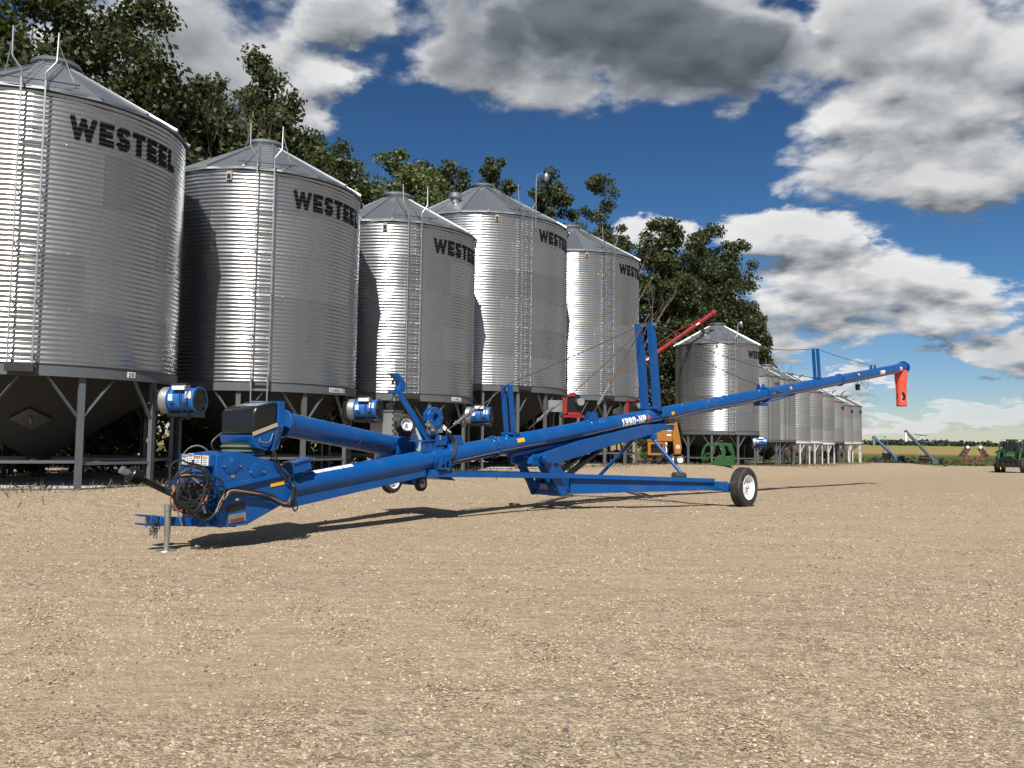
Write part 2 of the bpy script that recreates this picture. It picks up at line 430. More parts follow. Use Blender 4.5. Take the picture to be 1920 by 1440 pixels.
def gravel_mat():
    mt, T = new_mat('gravel')
    P = T.n('ShaderNodeTexCoord').outputs['Object']
    warp = T.noise(P, .35, 5, .6)
    # loose stone versus packed sandy tracks, drawn out along the driving direction
    rot = T.n('ShaderNodeMapping', {'Vector': P, 'Rotation': (0, 0, R_(-47)), 'Scale': (.10, .38, 1.)}).outputs[0]
    tracks = T.ramp(T.noise(rot, 1.6, 5, .6), .42, .58)
    patch = T.ramp(T.noise(P, .9, 6, .65), .35, .68)
    sp = T.n('ShaderNodeSeparateXYZ', {0: P})
    lane = T.m('ADD', T.m('SUBTRACT', T.m('MULTIPLY', sp.outputs[0], .67), T.m('MULTIPLY', sp.outputs[1], .74)), T.m('MULTIPLY', T.m('SUBTRACT', warp, .5), 3.0))
    windrow = T.m('SUBTRACT', T.ramp(lane, -5.2, -3.6), T.m('MULTIPLY', T.m('MULTIPLY', T.ramp(lane, -8.2, -6.8), T.ramp(lane, -4.6, -5.6)), .55))
    loose = T.m('MULTIPLY', T.m('ADD', T.m('MULTIPLY', windrow, .45), T.m('ADD', T.m('MULTIPLY', tracks, .5), T.m('MULTIPLY', patch, .4))), 1.0, clamp=True)
    sand = T.mix(T.noise(P, 3.1, 8, .65), (.315, .232, .145), (.415, .318, .208))
    v1 = T.n('ShaderNodeTexVoronoi', {'Vector': P, 'Scale': 42., 'Randomness': 1.})
    v2 = T.n('ShaderNodeTexVoronoi', {'Vector': P, 'Scale': 95., 'Randomness': 1.})
    s1 = T.n('ShaderNodeSeparateColor', {0: v1.outputs['Color']}).outputs[0]
    s2 = T.n('ShaderNodeSeparateColor', {0: v2.outputs['Color']}).outputs[1]
    st = T.m('ADD', T.m('MULTIPLY', s1, .6), T.m('MULTIPLY', s2, .4))
    stone = T.mix(T.ramp(st, .12, .9), (.17, .132, .092), (.46, .365, .255))
    stone = T.mix(T.ramp(s1, .95, 1.0), stone, (.60, .53, .42))
    stone = T.mix(T.ramp(s2, .965, 1.0), stone, (.08, .082, .09))
    v0 = T.n('ShaderNodeTexVoronoi', {'Vector': P, 'Scale': 17., 'Randomness': 1.})
    s0 = T.n('ShaderNodeSeparateColor', {0: v0.outputs['Color']}).outputs[2]
    stone = T.mix(T.m('MULTIPLY', T.ramp(s0, .72, 1.), .45), stone, (.50, .41, .30))
    stone = T.mix(T.m('MULTIPLY', T.ramp(s0, .22, .0), .45), stone, (.13, .10, .07))
    amt = T.m('ADD', .38, T.m('MULTIPLY', loose, .48))
    c = T.mix(amt, sand, stone)
    broad = T.noise(rot, .9, 7, .7)
    c = T.mix(T.m('MULTIPLY', T.ramp(broad, .5, .72), .18), c, (.225, .165, .105))
    c = T.mix(T.m('MULTIPLY', T.ramp(T.noise(P, .55, 8, .72), .54, .72), .30), c, (.45, .36, .25))
    # damp, darker soil flecks
    c = T.mix(T.m('MULTIPLY', T.ramp(T.noise(P, 9., 9, .75), .60, .8), .45), c, (.17, .125, .08))
    edge1 = T.ramp(v1.outputs['Distance'], .0, .75)
    edge2 = T.ramp(v2.outputs['Distance'], .0, .75)
    h = T.m('ADD', T.m('MULTIPLY', T.m('SUBTRACT', 1., edge1), T.m('MULTIPLY', amt, .010)), T.m('MULTIPLY', T.m('SUBTRACT', 1., edge2), .0045))
    h = T.m('ADD', h, T.m('MULTIPLY', T.noise(P, 22., 6, .65), .012))
    h = T.m('ADD', h, T.m('MULTIPLY', T.noise(P, 2.4, 4, .6), .05))
    h = T.m('ADD', h, T.m('MULTIPLY', tracks, .025))
    bn = T.n('ShaderNodeBump', {'Height': h, 'Strength': .95, 'Distance': 1.0})
    bs = T.n('ShaderNodeBsdfPrincipled', {'Base Color': c, 'Roughness': .92, 'Normal': bn.outputs[0], 'Specular IOR Level': .2})
    finish(T, bs.outputs[0])
    return mt
MT['gravel'] = gravel_mat()

def axis(segs):
    out = [segs[0][0]]
    for a, b, st in segs:
        n = max(1, int(round((b - a) / st)))
        out += [a + (b - a) * (i + 1) / n for i in range(n)]
    return np.array(out)
gx = axis([(-110, -30, 4), (-30, 20, .5), (20, 130, 2)])
gy = axis([(-30, 2, 4), (2, 12, .25), (12, 30, .5), (30, 112, 1.2)])
XX, YY = np.meshgrid(gx, gy)
ZZ = gz(XX, YY)
wob = .010 * np.sin(XX * 2.1 + 1.3 * np.sin(YY * .8)) * np.sin(YY * 1.7) + .012 * np.sin(XX * .9 - YY * .6) + .006 * np.sin(XX * 5.3 + YY * 3.1)
ZZ = ZZ + wob * (YY < 60)
dip = sstep(YY, yard_edge(XX) - 1.5, yard_edge(XX) + 1.5)
ZZ = ZZ - dip * .45
nx, ny = len(gx), len(gy)
idx = np.arange(nx * ny).reshape(ny, nx)
quads = np.stack([idx[:-1, :-1], idx[:-1, 1:], idx[1:, 1:], idx[1:, :-1]], -1).reshape(-1, 4)
me = fast_mesh('gravel_yard', np.stack([XX, YY, ZZ], -1).reshape(-1, 3), quads, MT['gravel'])
me.shade_smooth()
yard = struct(obj('gravel_yard', me))

def field_mat():
    mt, T = new_mat('field_crop')
    P = T.n('ShaderNodeTexCoord').outputs['Object']
    y = T.n('ShaderNodeSeparateXYZ', {0: P}).outputs[1]
    n1 = T.noise(P, .06, 6, .6); n2 = T.noise(P, .9, 6, .7); n3 = T.noise(P, .012, 4, .6)
    far = T.mix(n1, (.19, .185, .062), (.25, .215, .08))
    ripe = T.mix(n1, (.24, .165, .06), (.31, .22, .095))
    near = T.mix(n2, (.045, .075, .02), (.11, .135, .04))
    yy = T.m('ADD', y, T.m('MULTIPLY', T.m('SUBTRACT', n1, .5), 70.))
    c = T.mix(T.ramp(yy, 190., 250.), near, ripe)
    c = T.mix(T.ramp(T.m('ADD', y, T.m('MULTIPLY', n3, 200.)), 430., 560.), c, far)
    c = T.mix(T.m('MULTIPLY', T.ramp(n2, .55, .8), .5), c, (.15, .13, .055))
    bn = T.n('ShaderNodeBump', {'Height': n2, 'Strength': .8, 'Distance': .3})
    bs = T.n('ShaderNodeBsdfPrincipled', {'Base Color': c, 'Roughness': .9, 'Normal': bn.outputs[0], 'Specular IOR Level': .1})
    finish(T, bs.outputs[0])
    return mt
MT['field'] = field_mat()
fx = axis([(-6000, -600, 900), (-600, 900, 30), (900, 7000, 900)])
fy = axis([(-400, 80, 60), (80, 420, 10), (420, 1500, 60), (1500, 7000, 700)])
FX, FY = np.meshgrid(fx, fy)
FZ = np.full_like(FX, -1.02)
n2x, n2y = len(fx), len(fy)
idf = np.arange(n2x * n2y).reshape(n2y, n2x)
qf = np.stack([idf[:-1, :-1], idf[:-1, 1:], idf[1:, 1:], idf[1:, :-1]], -1).reshape(-1, 4)
field = struct(obj('field', fast_mesh('field', np.stack([FX, FY, FZ], -1).reshape(-1, 3), qf, MT['field'])))

# loose stones lying on the yard, too many to count
def stone_mat():
    mt, T = new_mat('loose_stone')
    rnd = T.n('ShaderNodeNewGeometry').outputs['Random Per Island']
    cr = T.n('ShaderNodeValToRGB', {0: rnd})
    e = cr.color_ramp.elements
    e[0].position = 0; e[0].color = (.13, .10, .07, 1)
    e[1].position = 1; e[1].color = (.54, .47, .36, 1)
    for p, c in ((.06, (.075, .078, .088, 1)), (.10, (.19, .145, .095, 1)), (.45, (.32, .24, .155, 1)), (.85, (.44, .345, .235, 1)), (.96, (.50, .42, .31, 1))):
        k = e.new(p); k.color = c
    bs = T.n('ShaderNodeBsdfPrincipled', {'Base Color': cr.outputs[0], 'Roughness': .85, 'Specular IOR Level': .25})
    finish(T, bs.outputs[0])
    return mt
MT['stone'] = stone_mat()
def scatter_stones():
    q_ = np.arange(6) * math.pi / 3
    base = np.concatenate([np.stack([np.cos(q_), np.sin(q_), np.full(6, -.25)], -1), np.stack([np.cos(q_[::2] + .5) * .62, np.sin(q_[::2] + .5) * .62, np.full(3, .75)], -1)])
    tri = np.array([[0, 1, 6], [1, 2, 7], [2, 3, 7], [3, 4, 8], [4, 5, 8], [5, 0, 6], [1, 7, 6], [3, 8, 7], [5, 6, 8], [6, 7, 8]])
    V_, F_ = [], []; cnt = 0
    for (y0, y1, n, s0, s1) in ((3.0, 5.0, 34000, .0035, .0125), (5.0, 8.0, 46000, .005, .0145), (8.0, 14.0, 46000, .007, .018), (14., 26., 26000, .011, .025)):
        y = np.sqrt(rng.uniform(y0 ** 2, y1 ** 2, n)); x = rng.uniform(-.66, .66, n) * y
        clump = np.sin(x * 1.1 + .7 * y) * np.sin(.8 * y - .5 * x) + .6 * np.sin(2.3 * x - 1.9 * y) + .9 * sstep(x * .67 - y * .74 + 5.0, 0, 2.5)
        keep = rng.uniform(0, 1, n) < np.clip(.52 + .26 * clump, .15, 1)
        x, y = x[keep], y[keep]; n = len(x)
        s = s0 + (s1 - s0) * rng.power(.6, n) ** 1.7
        big = rng.uniform(0, 1, n) < .006; s[big] *= rng.uniform(1.5, 2.1, big.sum())
        a = rng.uniform(0, 6.28, n); sx = s * rng.uniform(.8, 1.4, n); sy = s * rng.uniform(.6, 1., n); sz = s * rng.uniform(.35, .75, n)
        v = base[None] * rng.uniform(.75, 1.2, (n, 9, 1))
        v = v * np.stack([sx, sy, sz], -1)[:, None, :]
        c_, s_ = np.cos(a)[:, None], np.sin(a)[:, None]
        vx = v[..., 0] * c_ - v[..., 1] * s_ + x[:, None]; vy = v[..., 0] * s_ + v[..., 1] * c_ + y[:, None]
        vz = v[..., 2] + (gz(x, y) + sz * .25)[:, None]
        wz = .010 * np.sin(x * 2.1 + 1.3 * np.sin(y * .8)) * np.sin(y * 1.7) + .012 * np.sin(x * .9 - y * .6) + .006 * np.sin(x * 5.3 + y * 3.1)
        vz = vz + wz[:, None]
        V_.append(np.stack([vx, vy, vz], -1).reshape(-1, 3))
        F_.append((tri[None] + (cnt + np.arange(n) * 9)[:, None, None]).reshape(-1, 3)); cnt += n * 9
    me = fast_mesh('loose_gravel', np.concatenate(V_), np.concatenate(F_), MT['stone'])
    return struct(obj('loose_gravel', me), 'stuff')
lg = scatter_stones()
lg['label'] = 'loose tan and grey stones scattered over the yard'

# ------------------------------------------------------------------ vegetation
def leaf_mat(name, dark, light, trans=.25, rough=.5):
    mt, T = new_mat(name)
    rnd = T.n('ShaderNodeNewGeometry').outputs['Random Per Island']
    P = T.n('ShaderNodeTexCoord').outputs['Object']
    k = T.m('ADD', T.m('MULTIPLY', rnd, .6), T.m('MULTIPLY', T.noise(P, .55, 3, .6), .5), clamp=True)
    c = T.mix(k, dark, light)
    bs = T.n('ShaderNodeBsdfPrincipled', {'Base Color': c, 'Roughness': rough, 'Specular IOR Level': .35})
    tr = T.n('ShaderNodeBsdfTranslucent', {'Color': T.mix(.5, c, (.20, .24, .03))})
    mx = T.n('ShaderNodeMixShader', {0: trans, 1: bs.outputs[0], 2: tr.outputs[0]})
    finish(T, mx.outputs[0])
    return mt
MT['leaf'] = leaf_mat('poplar_leaf', (.020, .029, .012), (.066, .080, .030))
MT['leaf_pale'] = leaf_mat('willow_leaf', (.05, .075, .022), (.13, .15, .055))
MT['leaf_far'] = leaf_mat('distant_foliage', (.022, .036, .026), (.040, .056, .036), .0, .9)
MT['grass'] = leaf_mat('grass_blade', (.045, .070, .018), (.17, .175, .06), .2, .7)
MT['weed'] = leaf_mat('dry_weed', (.08, .065, .03), (.22, .17, .09), .2, .8)

def leaf_cloud(cent, rad, per, size, squash=.8):
    """leaf-sized quads gathered in clumps; cent (n,3), rad (n,)"""
    n = len(cent); N = n * per
    c = np.repeat(cent, per, 0); r = np.repeat(rad, per)
    g = rng.normal(0, 1, (N, 3)); g /= np.linalg.norm(g, axis=1)[:, None]
    rr = r * rng.power(1.7, N)
    p = c + g * rr[:, None] * np.array([1, 1, squash])
    nrm = g * .9 + rng.normal(0, .75, (N, 3)) + np.array([0, 0, .25]); nrm /= np.linalg.norm(nrm, axis=1)[:, None]
    t = np.cross(nrm, rng.normal(0, 1, (N, 3))); t /= np.linalg.norm(t, axis=1)[:, None]
    b = np.cross(nrm, t)
    s = size * rng.uniform(.6, 1.35, N)[:, None]
    v = np.stack([p + t * s, p + b * s * .62, p - t * s * .9, p - b * s * .62], 1).reshape(-1, 3)
    f = np.arange(N * 4).reshape(N, 4)
    return v, f

def grow_tree(name, label, x, y, h, w, base=2., clumps=300, per=150, leaf=.110, mat='leaf', cat='tree', group=None, lean=0., seed=1, spread=1.):
    r = np.random.default_rng(seed)
    z0 = gzf(x, y)
    root = thing(name, label, cat, (x, y, z0), 0, group)
    limbs = MB()
    pts = [(0, 0, -.3)]
    k = 7
    for i in range(1, k + 1):
        t = i / k
        pts.append((lean * t * t * h * .25 + r.normal(0, .08), r.normal(0, .08), t * h * .9))
    tr = MB().path(pts, [max(.03, (.15 + h * .006) * (1 - .9 * i / k)) for i in range(k + 1)], 9)
    # several upright leaders of unequal height give the uneven outline
    nl = int(3 + w * .8)
    heads = [(0., 0., h, w * .30)]
    for i in range(nl):
        a = 2 * math.pi * (i + r.uniform(-.3, .3)) / nl; rr = w * r.uniform(.16, .34) * spread
        heads.append((rr * math.cos(a), rr * math.sin(a), h * r.uniform(.74, .97), w * r.uniform(.19, .29)))
    cen = []; rad = []
    wts = np.array([q[3] ** 1.5 for q in heads]); wts /= wts.sum()
    ph = r.uniform(0, 6, 6)
    for i in range(clumps * 2):
        if len(cen) >= clumps: break
        hx, hy, hh, rw = heads[r.choice(len(heads), p=wts)]
        t = r.uniform(0, 1) ** .72
        z = base + (hh - base) * t
        prof = (1 - t ** 4.) ** .6 * (.75 + .25 * min(1, t * 3)) + .05
        q = (r.uniform(.12, 1) ** .5) * rw * prof * r.uniform(.85, 1.2); a = r.uniform(0, 6.283)
        fx_ = .45 + .55 * t
        c = (hx * fx_ + q * math.cos(a), hy * fx_ + q * math.sin(a), z)
        # clumpy: leave gaps where this slow wave is low
        g = math.sin(c[0] * 1.7 + ph[0]) + math.sin(c[1] * 1.9 + ph[1]) + math.sin(c[2] * 1.5 + ph[2]) + .6 * math.sin(c[0] * 3.1 + c[2] * 2.3 + ph[3])
        if g < -1.15 and r.uniform() < .8: continue
        cen.append(c); rad.append((.42 + .062 * w) * r.uniform(.65, 1.3) * (1.05 - .40 * t))
        if len(cen) % 9 == 0:
            j = min(k, max(1, int((z / h) * k * .7)))
            p0 = Vector(pts[j]); p1 = Vector(c)
            limbs.path([p0, lerp(p0, p1, .5) + Vector((0, 0, .25)), p1], [.055, .035, .012], 5)
    tr.add(limbs.v, limbs.f)
    tr.build('trunk', MT['bark'], root, angle=60)
    v, f = leaf_cloud(np.array(cen), np.array(rad), per, leaf)
    obj('crown', fast_mesh('crown', v, f, MT[mat]), root)
    return root

def bare_tree(name, label, x, y, h, seed, spread=.35, n0=5):
    r = random.Random(seed)
    root = thing(name, label, 'tree', (x, y, gzf(x, y)), 0)
    tr = MB(); tw = MB()
    tr.path([(0, 0, -.2), (.05, .1, h * .3), (0, 0, h * .55)], [.11, .09, .06], 7)
    def br(p, d, L, rad, lev):
        q = p + d * L
        mid = p + d * (L * .5) + Vector((r.uniform(-.1, .1), r.uniform(-.1, .1), .05)) * L
        (tr if lev < 1 else tw).path([p, mid, q], [rad, rad * .75, rad * .45], 4)
        if lev < 4:
            for k in range(r.choice([2, 2, 3])):
                nd = (d + Vector((r.uniform(-1, 1), r.uniform(-1, 1), r.uniform(-.1, .5))) * spread * 1.3).normalized()
                br(p + d * (L * r.uniform(.45, 1)), nd, L * r.uniform(.5, .75), rad * .5, lev + 1)
    for i in range(n0):
        d = Vector((r.uniform(-1, 1) * spread, r.uniform(-1, 1) * spread, 1)).normalized()
        br(Vector((0, 0, h * r.uniform(.3, .55))), d, h * r.uniform(.18, .26), .03, 0)
    tr.build('trunk', MT['dead_wood'], root); tw.build('twigs', MT['dead_wood'], root)['kind'] = 'stuff'
    return root

def tree_px(px, top, D):
    """base position and height of a tree whose top shows at (px, top), standing at depth D"""
    p = at_depth(px, top, D)
    return p[0], D, p[2] - gzf(p[0], D)
GT = 'shelterbelt trees behind the grain bins'
trees = [
    ('poplar_tree', 'tall dark poplar behind the leftmost grain bin, cut by the photo edge', 48, -85, 28.5, 11.0, dict(clumps=620, spread=1.05, seed=11)),
    ('poplar_tree', 'dark poplar with rounded top right of the leftmost bin roof', 235, 60, 31.0, 7.0, dict(clumps=430, seed=12)),
    ('poplar_tree', 'spiky leafy poplar rising between the first and second bins from the left', 478, 103, 34.3, 6.6, dict(clumps=420, seed=13)),
    ('poplar_tree', 'dark poplar sloping away behind the right side of the second bin', 585, 226, 38.5, 7.2, dict(clumps=330, seed=14)),
    ('willow_tree', 'paler loose-leaved willow above the roof of the third bin', 727, 280, 42.5, 7.8, dict(clumps=340, mat='leaf_pale', seed=15)),
    ('poplar_tree', 'small dark poplar crown left of the fourth bin roof peak', 845, 312, 47., 6.0, dict(clumps=330, seed=16)),
    ('poplar_tree', 'narrow poplar tip standing up behind the fourth bin roof peak', 933, 281, 50.5, 4.0, dict(clumps=190, seed=17, spread=.6)),
    ('poplar_tree', 'poplar crown right of the fourth bin roof', 1032, 321, 55.5, 5.4, dict(clumps=300, seed=18, spread=.7)),
    ('poplar_tree', 'upright poplar standing clear behind the fifth bin roof', 1122, 333, 61., 6.2, dict(clumps=340, seed=19, spread=.7)),
    ('poplar_tree', 'broad dark poplar right of the fifth bin, behind the blue masts', 1236, 414, 65., 8.0, dict(clumps=380, leaf=.13, seed=20)),
    ('poplar_tree', 'broad dark poplar behind the red auger and the sixth bin', 1330, 428, 71., 9.0, dict(clumps=400, leaf=.13, seed=21)),
    ('poplar_tree', 'ragged poplar edge beside the sixth bin roof', 1383, 520, 73., 5.2, dict(clumps=240, leaf=.13, seed=24)),
    ('poplar_tree', 'small leafy tree tip between the sixth and seventh bins', 1438, 634, 80., 2.9, dict(clumps=110, leaf=.13, seed=22, spread=.6)),
]
for (nm, lab, px, top, D, w, kw) in trees:
    x, y, h = tree_px(px, top, D)
    grow_tree(nm, lab, x, y, h, w * 1.22, group=GT, base=1.6, **kw)
for (lab, px, top, D, seed) in (('bare dead branches rising above the poplar behind the second bin', 462, 45, 33.2, 3),
                                ('bare dead branches beside the fourth bin roof peak', 985, 330, 52., 4),
                                ('bare dead branches behind the roof of the fifth bin', 1190, 412, 60., 5),):
    x, y, h = tree_px(px, top, D)
    bare_tree('dead_tree', lab, x, y, h, seed)

# undergrowth along the shelterbelt, seen dark between the bin legs
def bush(label, t, q, h, w, seed):
    p = ROW0 + ROWD * t + np.array([-ROWD[1], ROWD[0]]) * q
    r = np.random.default_rng(seed)
    root = thing('shrub', label, 'shrub', (p[0], p[1], gzf(p[0], p[1])), 0, 'undergrowth behind the bin legs')
    n = 34
    cen = np.stack([r.normal(0, w * .3, n), r.normal(0, w * .3, n), r.uniform(.2, h, n)], -1)
    v, f = leaf_cloud(cen, r.uniform(.35, .75, n), 120, .12)
    obj('foliage', fast_mesh('foliage', v, f, MT['leaf']), root)
    st = MB()
    for i in range(5): st.path([(r.normal(0, .2), r.normal(0, .2), -.1), tuple(cen[i * 3])], [.035, .01], 5)
    st.build('stem', MT['bark'], root)
spots = [-6, -2.5, 1, 4.4, 8, 11.5, 15, 18.5, 22, 25.5, 29, 33, 46, 50, 55]
for i, t in enumerate(spots):
    if i < 6: wh = ['far left, beside the photo edge', 'under the leftmost bin, left half', 'under the leftmost bin, right half', 'between the first and second bins', 'under the second bin, left half', 'under the second bin, right half'][i]
    elif i < 12: wh = ['between the second and third bins', 'under the third bin', 'between the third and fourth bins', 'under the fourth bin', 'between the fourth and fifth bins', 'behind the fifth bin'][i - 6]
    else: wh = ['under the sixth bin', 'between the sixth and seventh bins', 'under the seventh bin'][i - 12]
    bush('dark leafy undergrowth shaded ' + wh, t, 4.6 + .5 * math.sin(i * 2.1), 2.6 + .6 * math.sin(i * 1.3), 3.4, 100 + i)

# far-off wood on the horizon
def far_wood():
    V_, F_, c = [], [], 0
    for i in range(900):
        y = rng.uniform(1500, 1900); x = rng.uniform(-.2, 1.0) * y
        h = rng.uniform(4, 9.5) * (1 + .35 * math.sin(x * .01)); w = rng.uniform(6, 16)
        n = 26
        g = rng.normal(0, 1, (n, 3)); g /= np.linalg.norm(g, axis=1)[:, None]
        cen = np.array([x, y, h * .45]) + g * np.array([w, w * .5, h * .5]) * rng.uniform(.5, 1, (n, 1))
        v, f = leaf_cloud(cen, np.full(n, 1.2), 2, 2.6)
        V_.append(v); F_.append(f + c); c += len(v)
    return struct(obj('distant_wood', fast_mesh('distant_wood', np.concatenate(V_), np.concatenate(F_), MT['leaf_far'])), 'stuff')
far_wood()['label'] = 'dark line of distant trees along the prairie horizon'

def blades(name, n, fn, h0, h1, mat, wid=.012):
    x, y, z = fn(n); n = len(x)
    h = rng.uniform(h0, h1, n); a = rng.uniform(0, 6.28, n); le = rng.normal(0, .35, (n, 2)) * h[:, None]
    dx, dy = np.cos(a) * wid, np.sin(a) * wid
    v = np.stack([np.stack([x - dx, y - dy, z - .03], -1), np.stack([x + dx, y + dy, z - .03], -1),
                  np.stack([x + dx * .6 + le[:, 0] * .4, y + dy * .6 + le[:, 1] * .4, z + h * .6], -1),
                  np.stack([x + le[:, 0], y + le[:, 1], z + h], -1)], 1).reshape(-1, 3)
    return struct(obj(name, fast_mesh(name, v, np.arange(n * 4).reshape(n, 4), MT[mat])), 'stuff')
def edge_grass(n):
    x = rng.uniform(25, 110, n); y = yard_edge(x) - .3 + rng.exponential(9., n)
    return x, y, np.full(n, -1.02)
blades('field_edge_grass', 34000, edge_grass, .25, .85, 'grass', .05)['label'] = 'tall rough grass along the edge of the field'
def bin_weeds(n):
    t = rng.uniform(-6, 82, n); q = -2.4 + rng.normal(0, .9, n)
    k = rng.uniform(0, 1, n) < np.clip(.35 + .6 * np.sin(t * .9) * np.sin(t * .37) + .25 * (t > 38), 0.02, 1)
    t, q = t[k], q[k]
    p = ROW0[:, None] + ROWD[:, None] * t + np.array([ROWD[1], -ROWD[0]])[:, None] * (-q)
    return p[0], p[1], gz(p[0], p[1])
blades('dry_weeds', 8000, bin_weeds, .04, .20, 'weed', .012)['label'] = 'thin dry weeds along the feet of the bins'
# ------------------------------------------------------------------ lettering (stroke letters turned into sheets of small cells)
GL = {
 'W': (1.04, [[(0, 1), (.24, 0), (.5, .92), (.76, 0), (1, 1)]]), 'E': (.52, [[(1, 1), (0, 1), (0, 0), (1, 0)], [(0, .52), (.86, .52)]]),
 'S': (.54, [[(1, .86), (.86, .97), (.62, 1), (.35, 1), (.1, .93), (0, .77), (.08, .61), (.3, .53), (.7, .45), (.92, .38), (1, .23), (.9, .07), (.65, 0), (.35, 0), (.12, .04), (0, .15)]]),
 'T': (.58, [[(0, 1), (1, 1)], [(.5, 1), (.5, 0)]]), 'L': (.46, [[(0, 1), (0, 0), (1, 0)]]),
 'H': (.62, [[(0, 0), (0, 1)], [(1, 0), (1, 1)], [(0, .5), (1, .5)]]), 'P': (.60, [[(0, 0), (0, 1), (.7, 1), (1, .88), (1, .58), (.7, .46), (0, .46)]]),
 '-': (.34, [[(0, .46), (1, .46)]]), '+': (.62, [[(0, .5), (1, .5)], [(.5, .05), (.5, .95)]]),
 '1': (.30, [[(0, .78), (.9, 1), (.9, 0)]]), '2': (.6, [[(0, .8), (.15, .96), (.5, 1), (.85, .96), (1, .78), (.9, .55), (0, 0), (1, 0)]]),
 '3': (.58, [[(0, .9), (.3, 1), (.75, 1), (1, .85), (1, .65), (.75, .52), (.4, .52)], [(.75, .52), (1, .38), (1, .15), (.75, 0), (.3, 0), (0, .1)]]),
 '9': (.58, [[(1, .55), (.8, .45), (.25, .45), (0, .6), (0, .85), (.25, 1), (.75, 1), (1, .85), (1, .2), (.75, 0), (.1, 0)]]),
 '0': (.58, [[(.3, 0), (0, .2), (0, .8), (.3, 1), (.7, 1), (1, .8), (1, .2), (.7, 0), (.3, 0)]]),
 'C': (.6, [[(1, .85), (.75, 1), (.3, 1), (0, .8), (0, .2), (.3, 0), (.75, 0), (1, .15)]]), 'A': (.68, [[(0, 0), (.5, 1), (1, 0)], [(.2, .33), (.8, .33)]]),
 'N': (.64, [[(0, 0), (0, 1), (1, 0), (1, 1)]]), 'O': (.64, [[(.3, 0), (0, .2), (0, .8), (.3, 1), (.7, 1), (1, .8), (1, .2), (.7, 0), (.3, 0)]]),
 ' ': (.3, []),
}
def text_cells(text, H, weight, gap, du, dv):
    """unit cells (u0, v0) covered by the text; returns list of boolean grids with their u offset, and the total width"""
    out = []; u = 0.
    w = weight * H
    for ch in text:
        w = weight * H * (.78 if ch == 'W' else 1.)
        wd, strokes = GL[ch]; Wd = wd * H + (w * .35 if wd < .9 else 0)
        nu, nv = max(1, int(math.ceil(Wd / du))), int(round(H / dv))
        uu, vv = np.meshgrid((np.arange(nu) + .5) * du, (np.arange(nv) + .5) * dv)
        inside = np.zeros(uu.shape, bool)
        for st in strokes:
            P = [(w / 2 + x * (Wd - w), w / 2 + y * (H - w)) for x, y in st]
            for (x0, y0), (x1, y1) in zip(P[:-1], P[1:]):
                L = math.hypot(x1 - x0, y1 - y0)
                if L < 1e-6: continue
                tx, ty = (x1 - x0) / L, (y1 - y0) / L
                al = (uu - x0) * tx + (vv - y0) * ty; pe = -(uu - x0) * ty + (vv - y0) * tx
                cap = w / 2 if (abs(tx) < .05 or abs(ty) < .05 or ch in 'WAN') else w * .25
                inside |= (np.abs(pe) <= w / 2) & (al >= -cap) & (al <= L + cap)
        out.append((u, inside)); u += Wd + gap * H
    return out, u - gap * H
def text_mesh(name, text, H, weight, gap, du, dv, fn, mat):
    cells, width = text_cells(text, H, weight, gap, du, dv)
    V_, F_ = [], []; ids = {}
    for u0, g in cells:
        ids.clear()
        for j, i in zip(*np.nonzero(g)):
            q = []
            for (a, b) in ((i, j), (i + 1, j), (i + 1, j + 1), (i, j + 1)):
                if (a, b) not in ids:
                    ids[(a, b)] = len(V_); V_.append(fn(u0 + a * du, b * dv))
                q.append(ids[(a, b)])
            F_.append(q)
    me = fast_mesh(name, np.array(V_), np.array(F_), mat); me.shade_smooth()
    return me, width

# ------------------------------------------------------------------ grain bins
PITCH, RING = .1016, 1.1176
def corr(R, z, pitch=PITCH, amp=.0125): return R + amp * math.cos(2 * math.pi * z / pitch)
def ring_dir(az): return Vector((math.sin(az), -math.cos(az), 0))
_cache = {}
def sheet_mesh(R, mat, arc, seg=12, sub=7):
    key = ('sheet', round(R, 3), mat, arc, seg, sub)
    if key in _cache: return _cache[key]
    b = MB(); rows = 11 * sub; lap = .028 / 1.0 * (1.0 / R)
    azs = [arc * i / seg for i in range(seg + 1)] + [arc + lap]
    for j in range(rows + 1):
        z = RING * j / rows
        for i, a in enumerate(azs):
            r = corr(R, z) + (.004 if i >= seg else 0.) + (.0015 if j <= 3 else 0)
            b.v.append(tuple(ring_dir(a) * r + Vector((0, 0, z))))
    n = len(azs)
    for j in range(rows):
        for i in range(n - 1):
            b.f.append((j * n + i, j * n + i + 1, (j + 1) * n + i + 1, (j + 1) * n + i))
    # bolt heads down the lap and along the lower edge
    def bolt(a, z, s=.015):
        d = ring_dir(a); t = Vector((-d.y, d.x, 0)); c = d * (corr(R, z) + .006) + Vector((0, 0, z)); u = Vector((0, 0, 1))
        vs = [c + (t * math.cos(k * math.pi / 3) + u * math.sin(k * math.pi / 3)) * s for k in range(6)] + [c + d * .010]
        b.add(vs, [(k, (k + 1) % 6, 6) for k in range(6)])
    for k in range(11): bolt(arc + lap * .4, (k + .0) * PITCH + .05)
    for k in range(7): bolt(arc * (k + .5) / 7, .0)
    me = b.mesh('wall_sheet', MT[mat], 30)
    for e in me.edges: e.use_edge_sharp = False
    _cache[key] = me
    return me

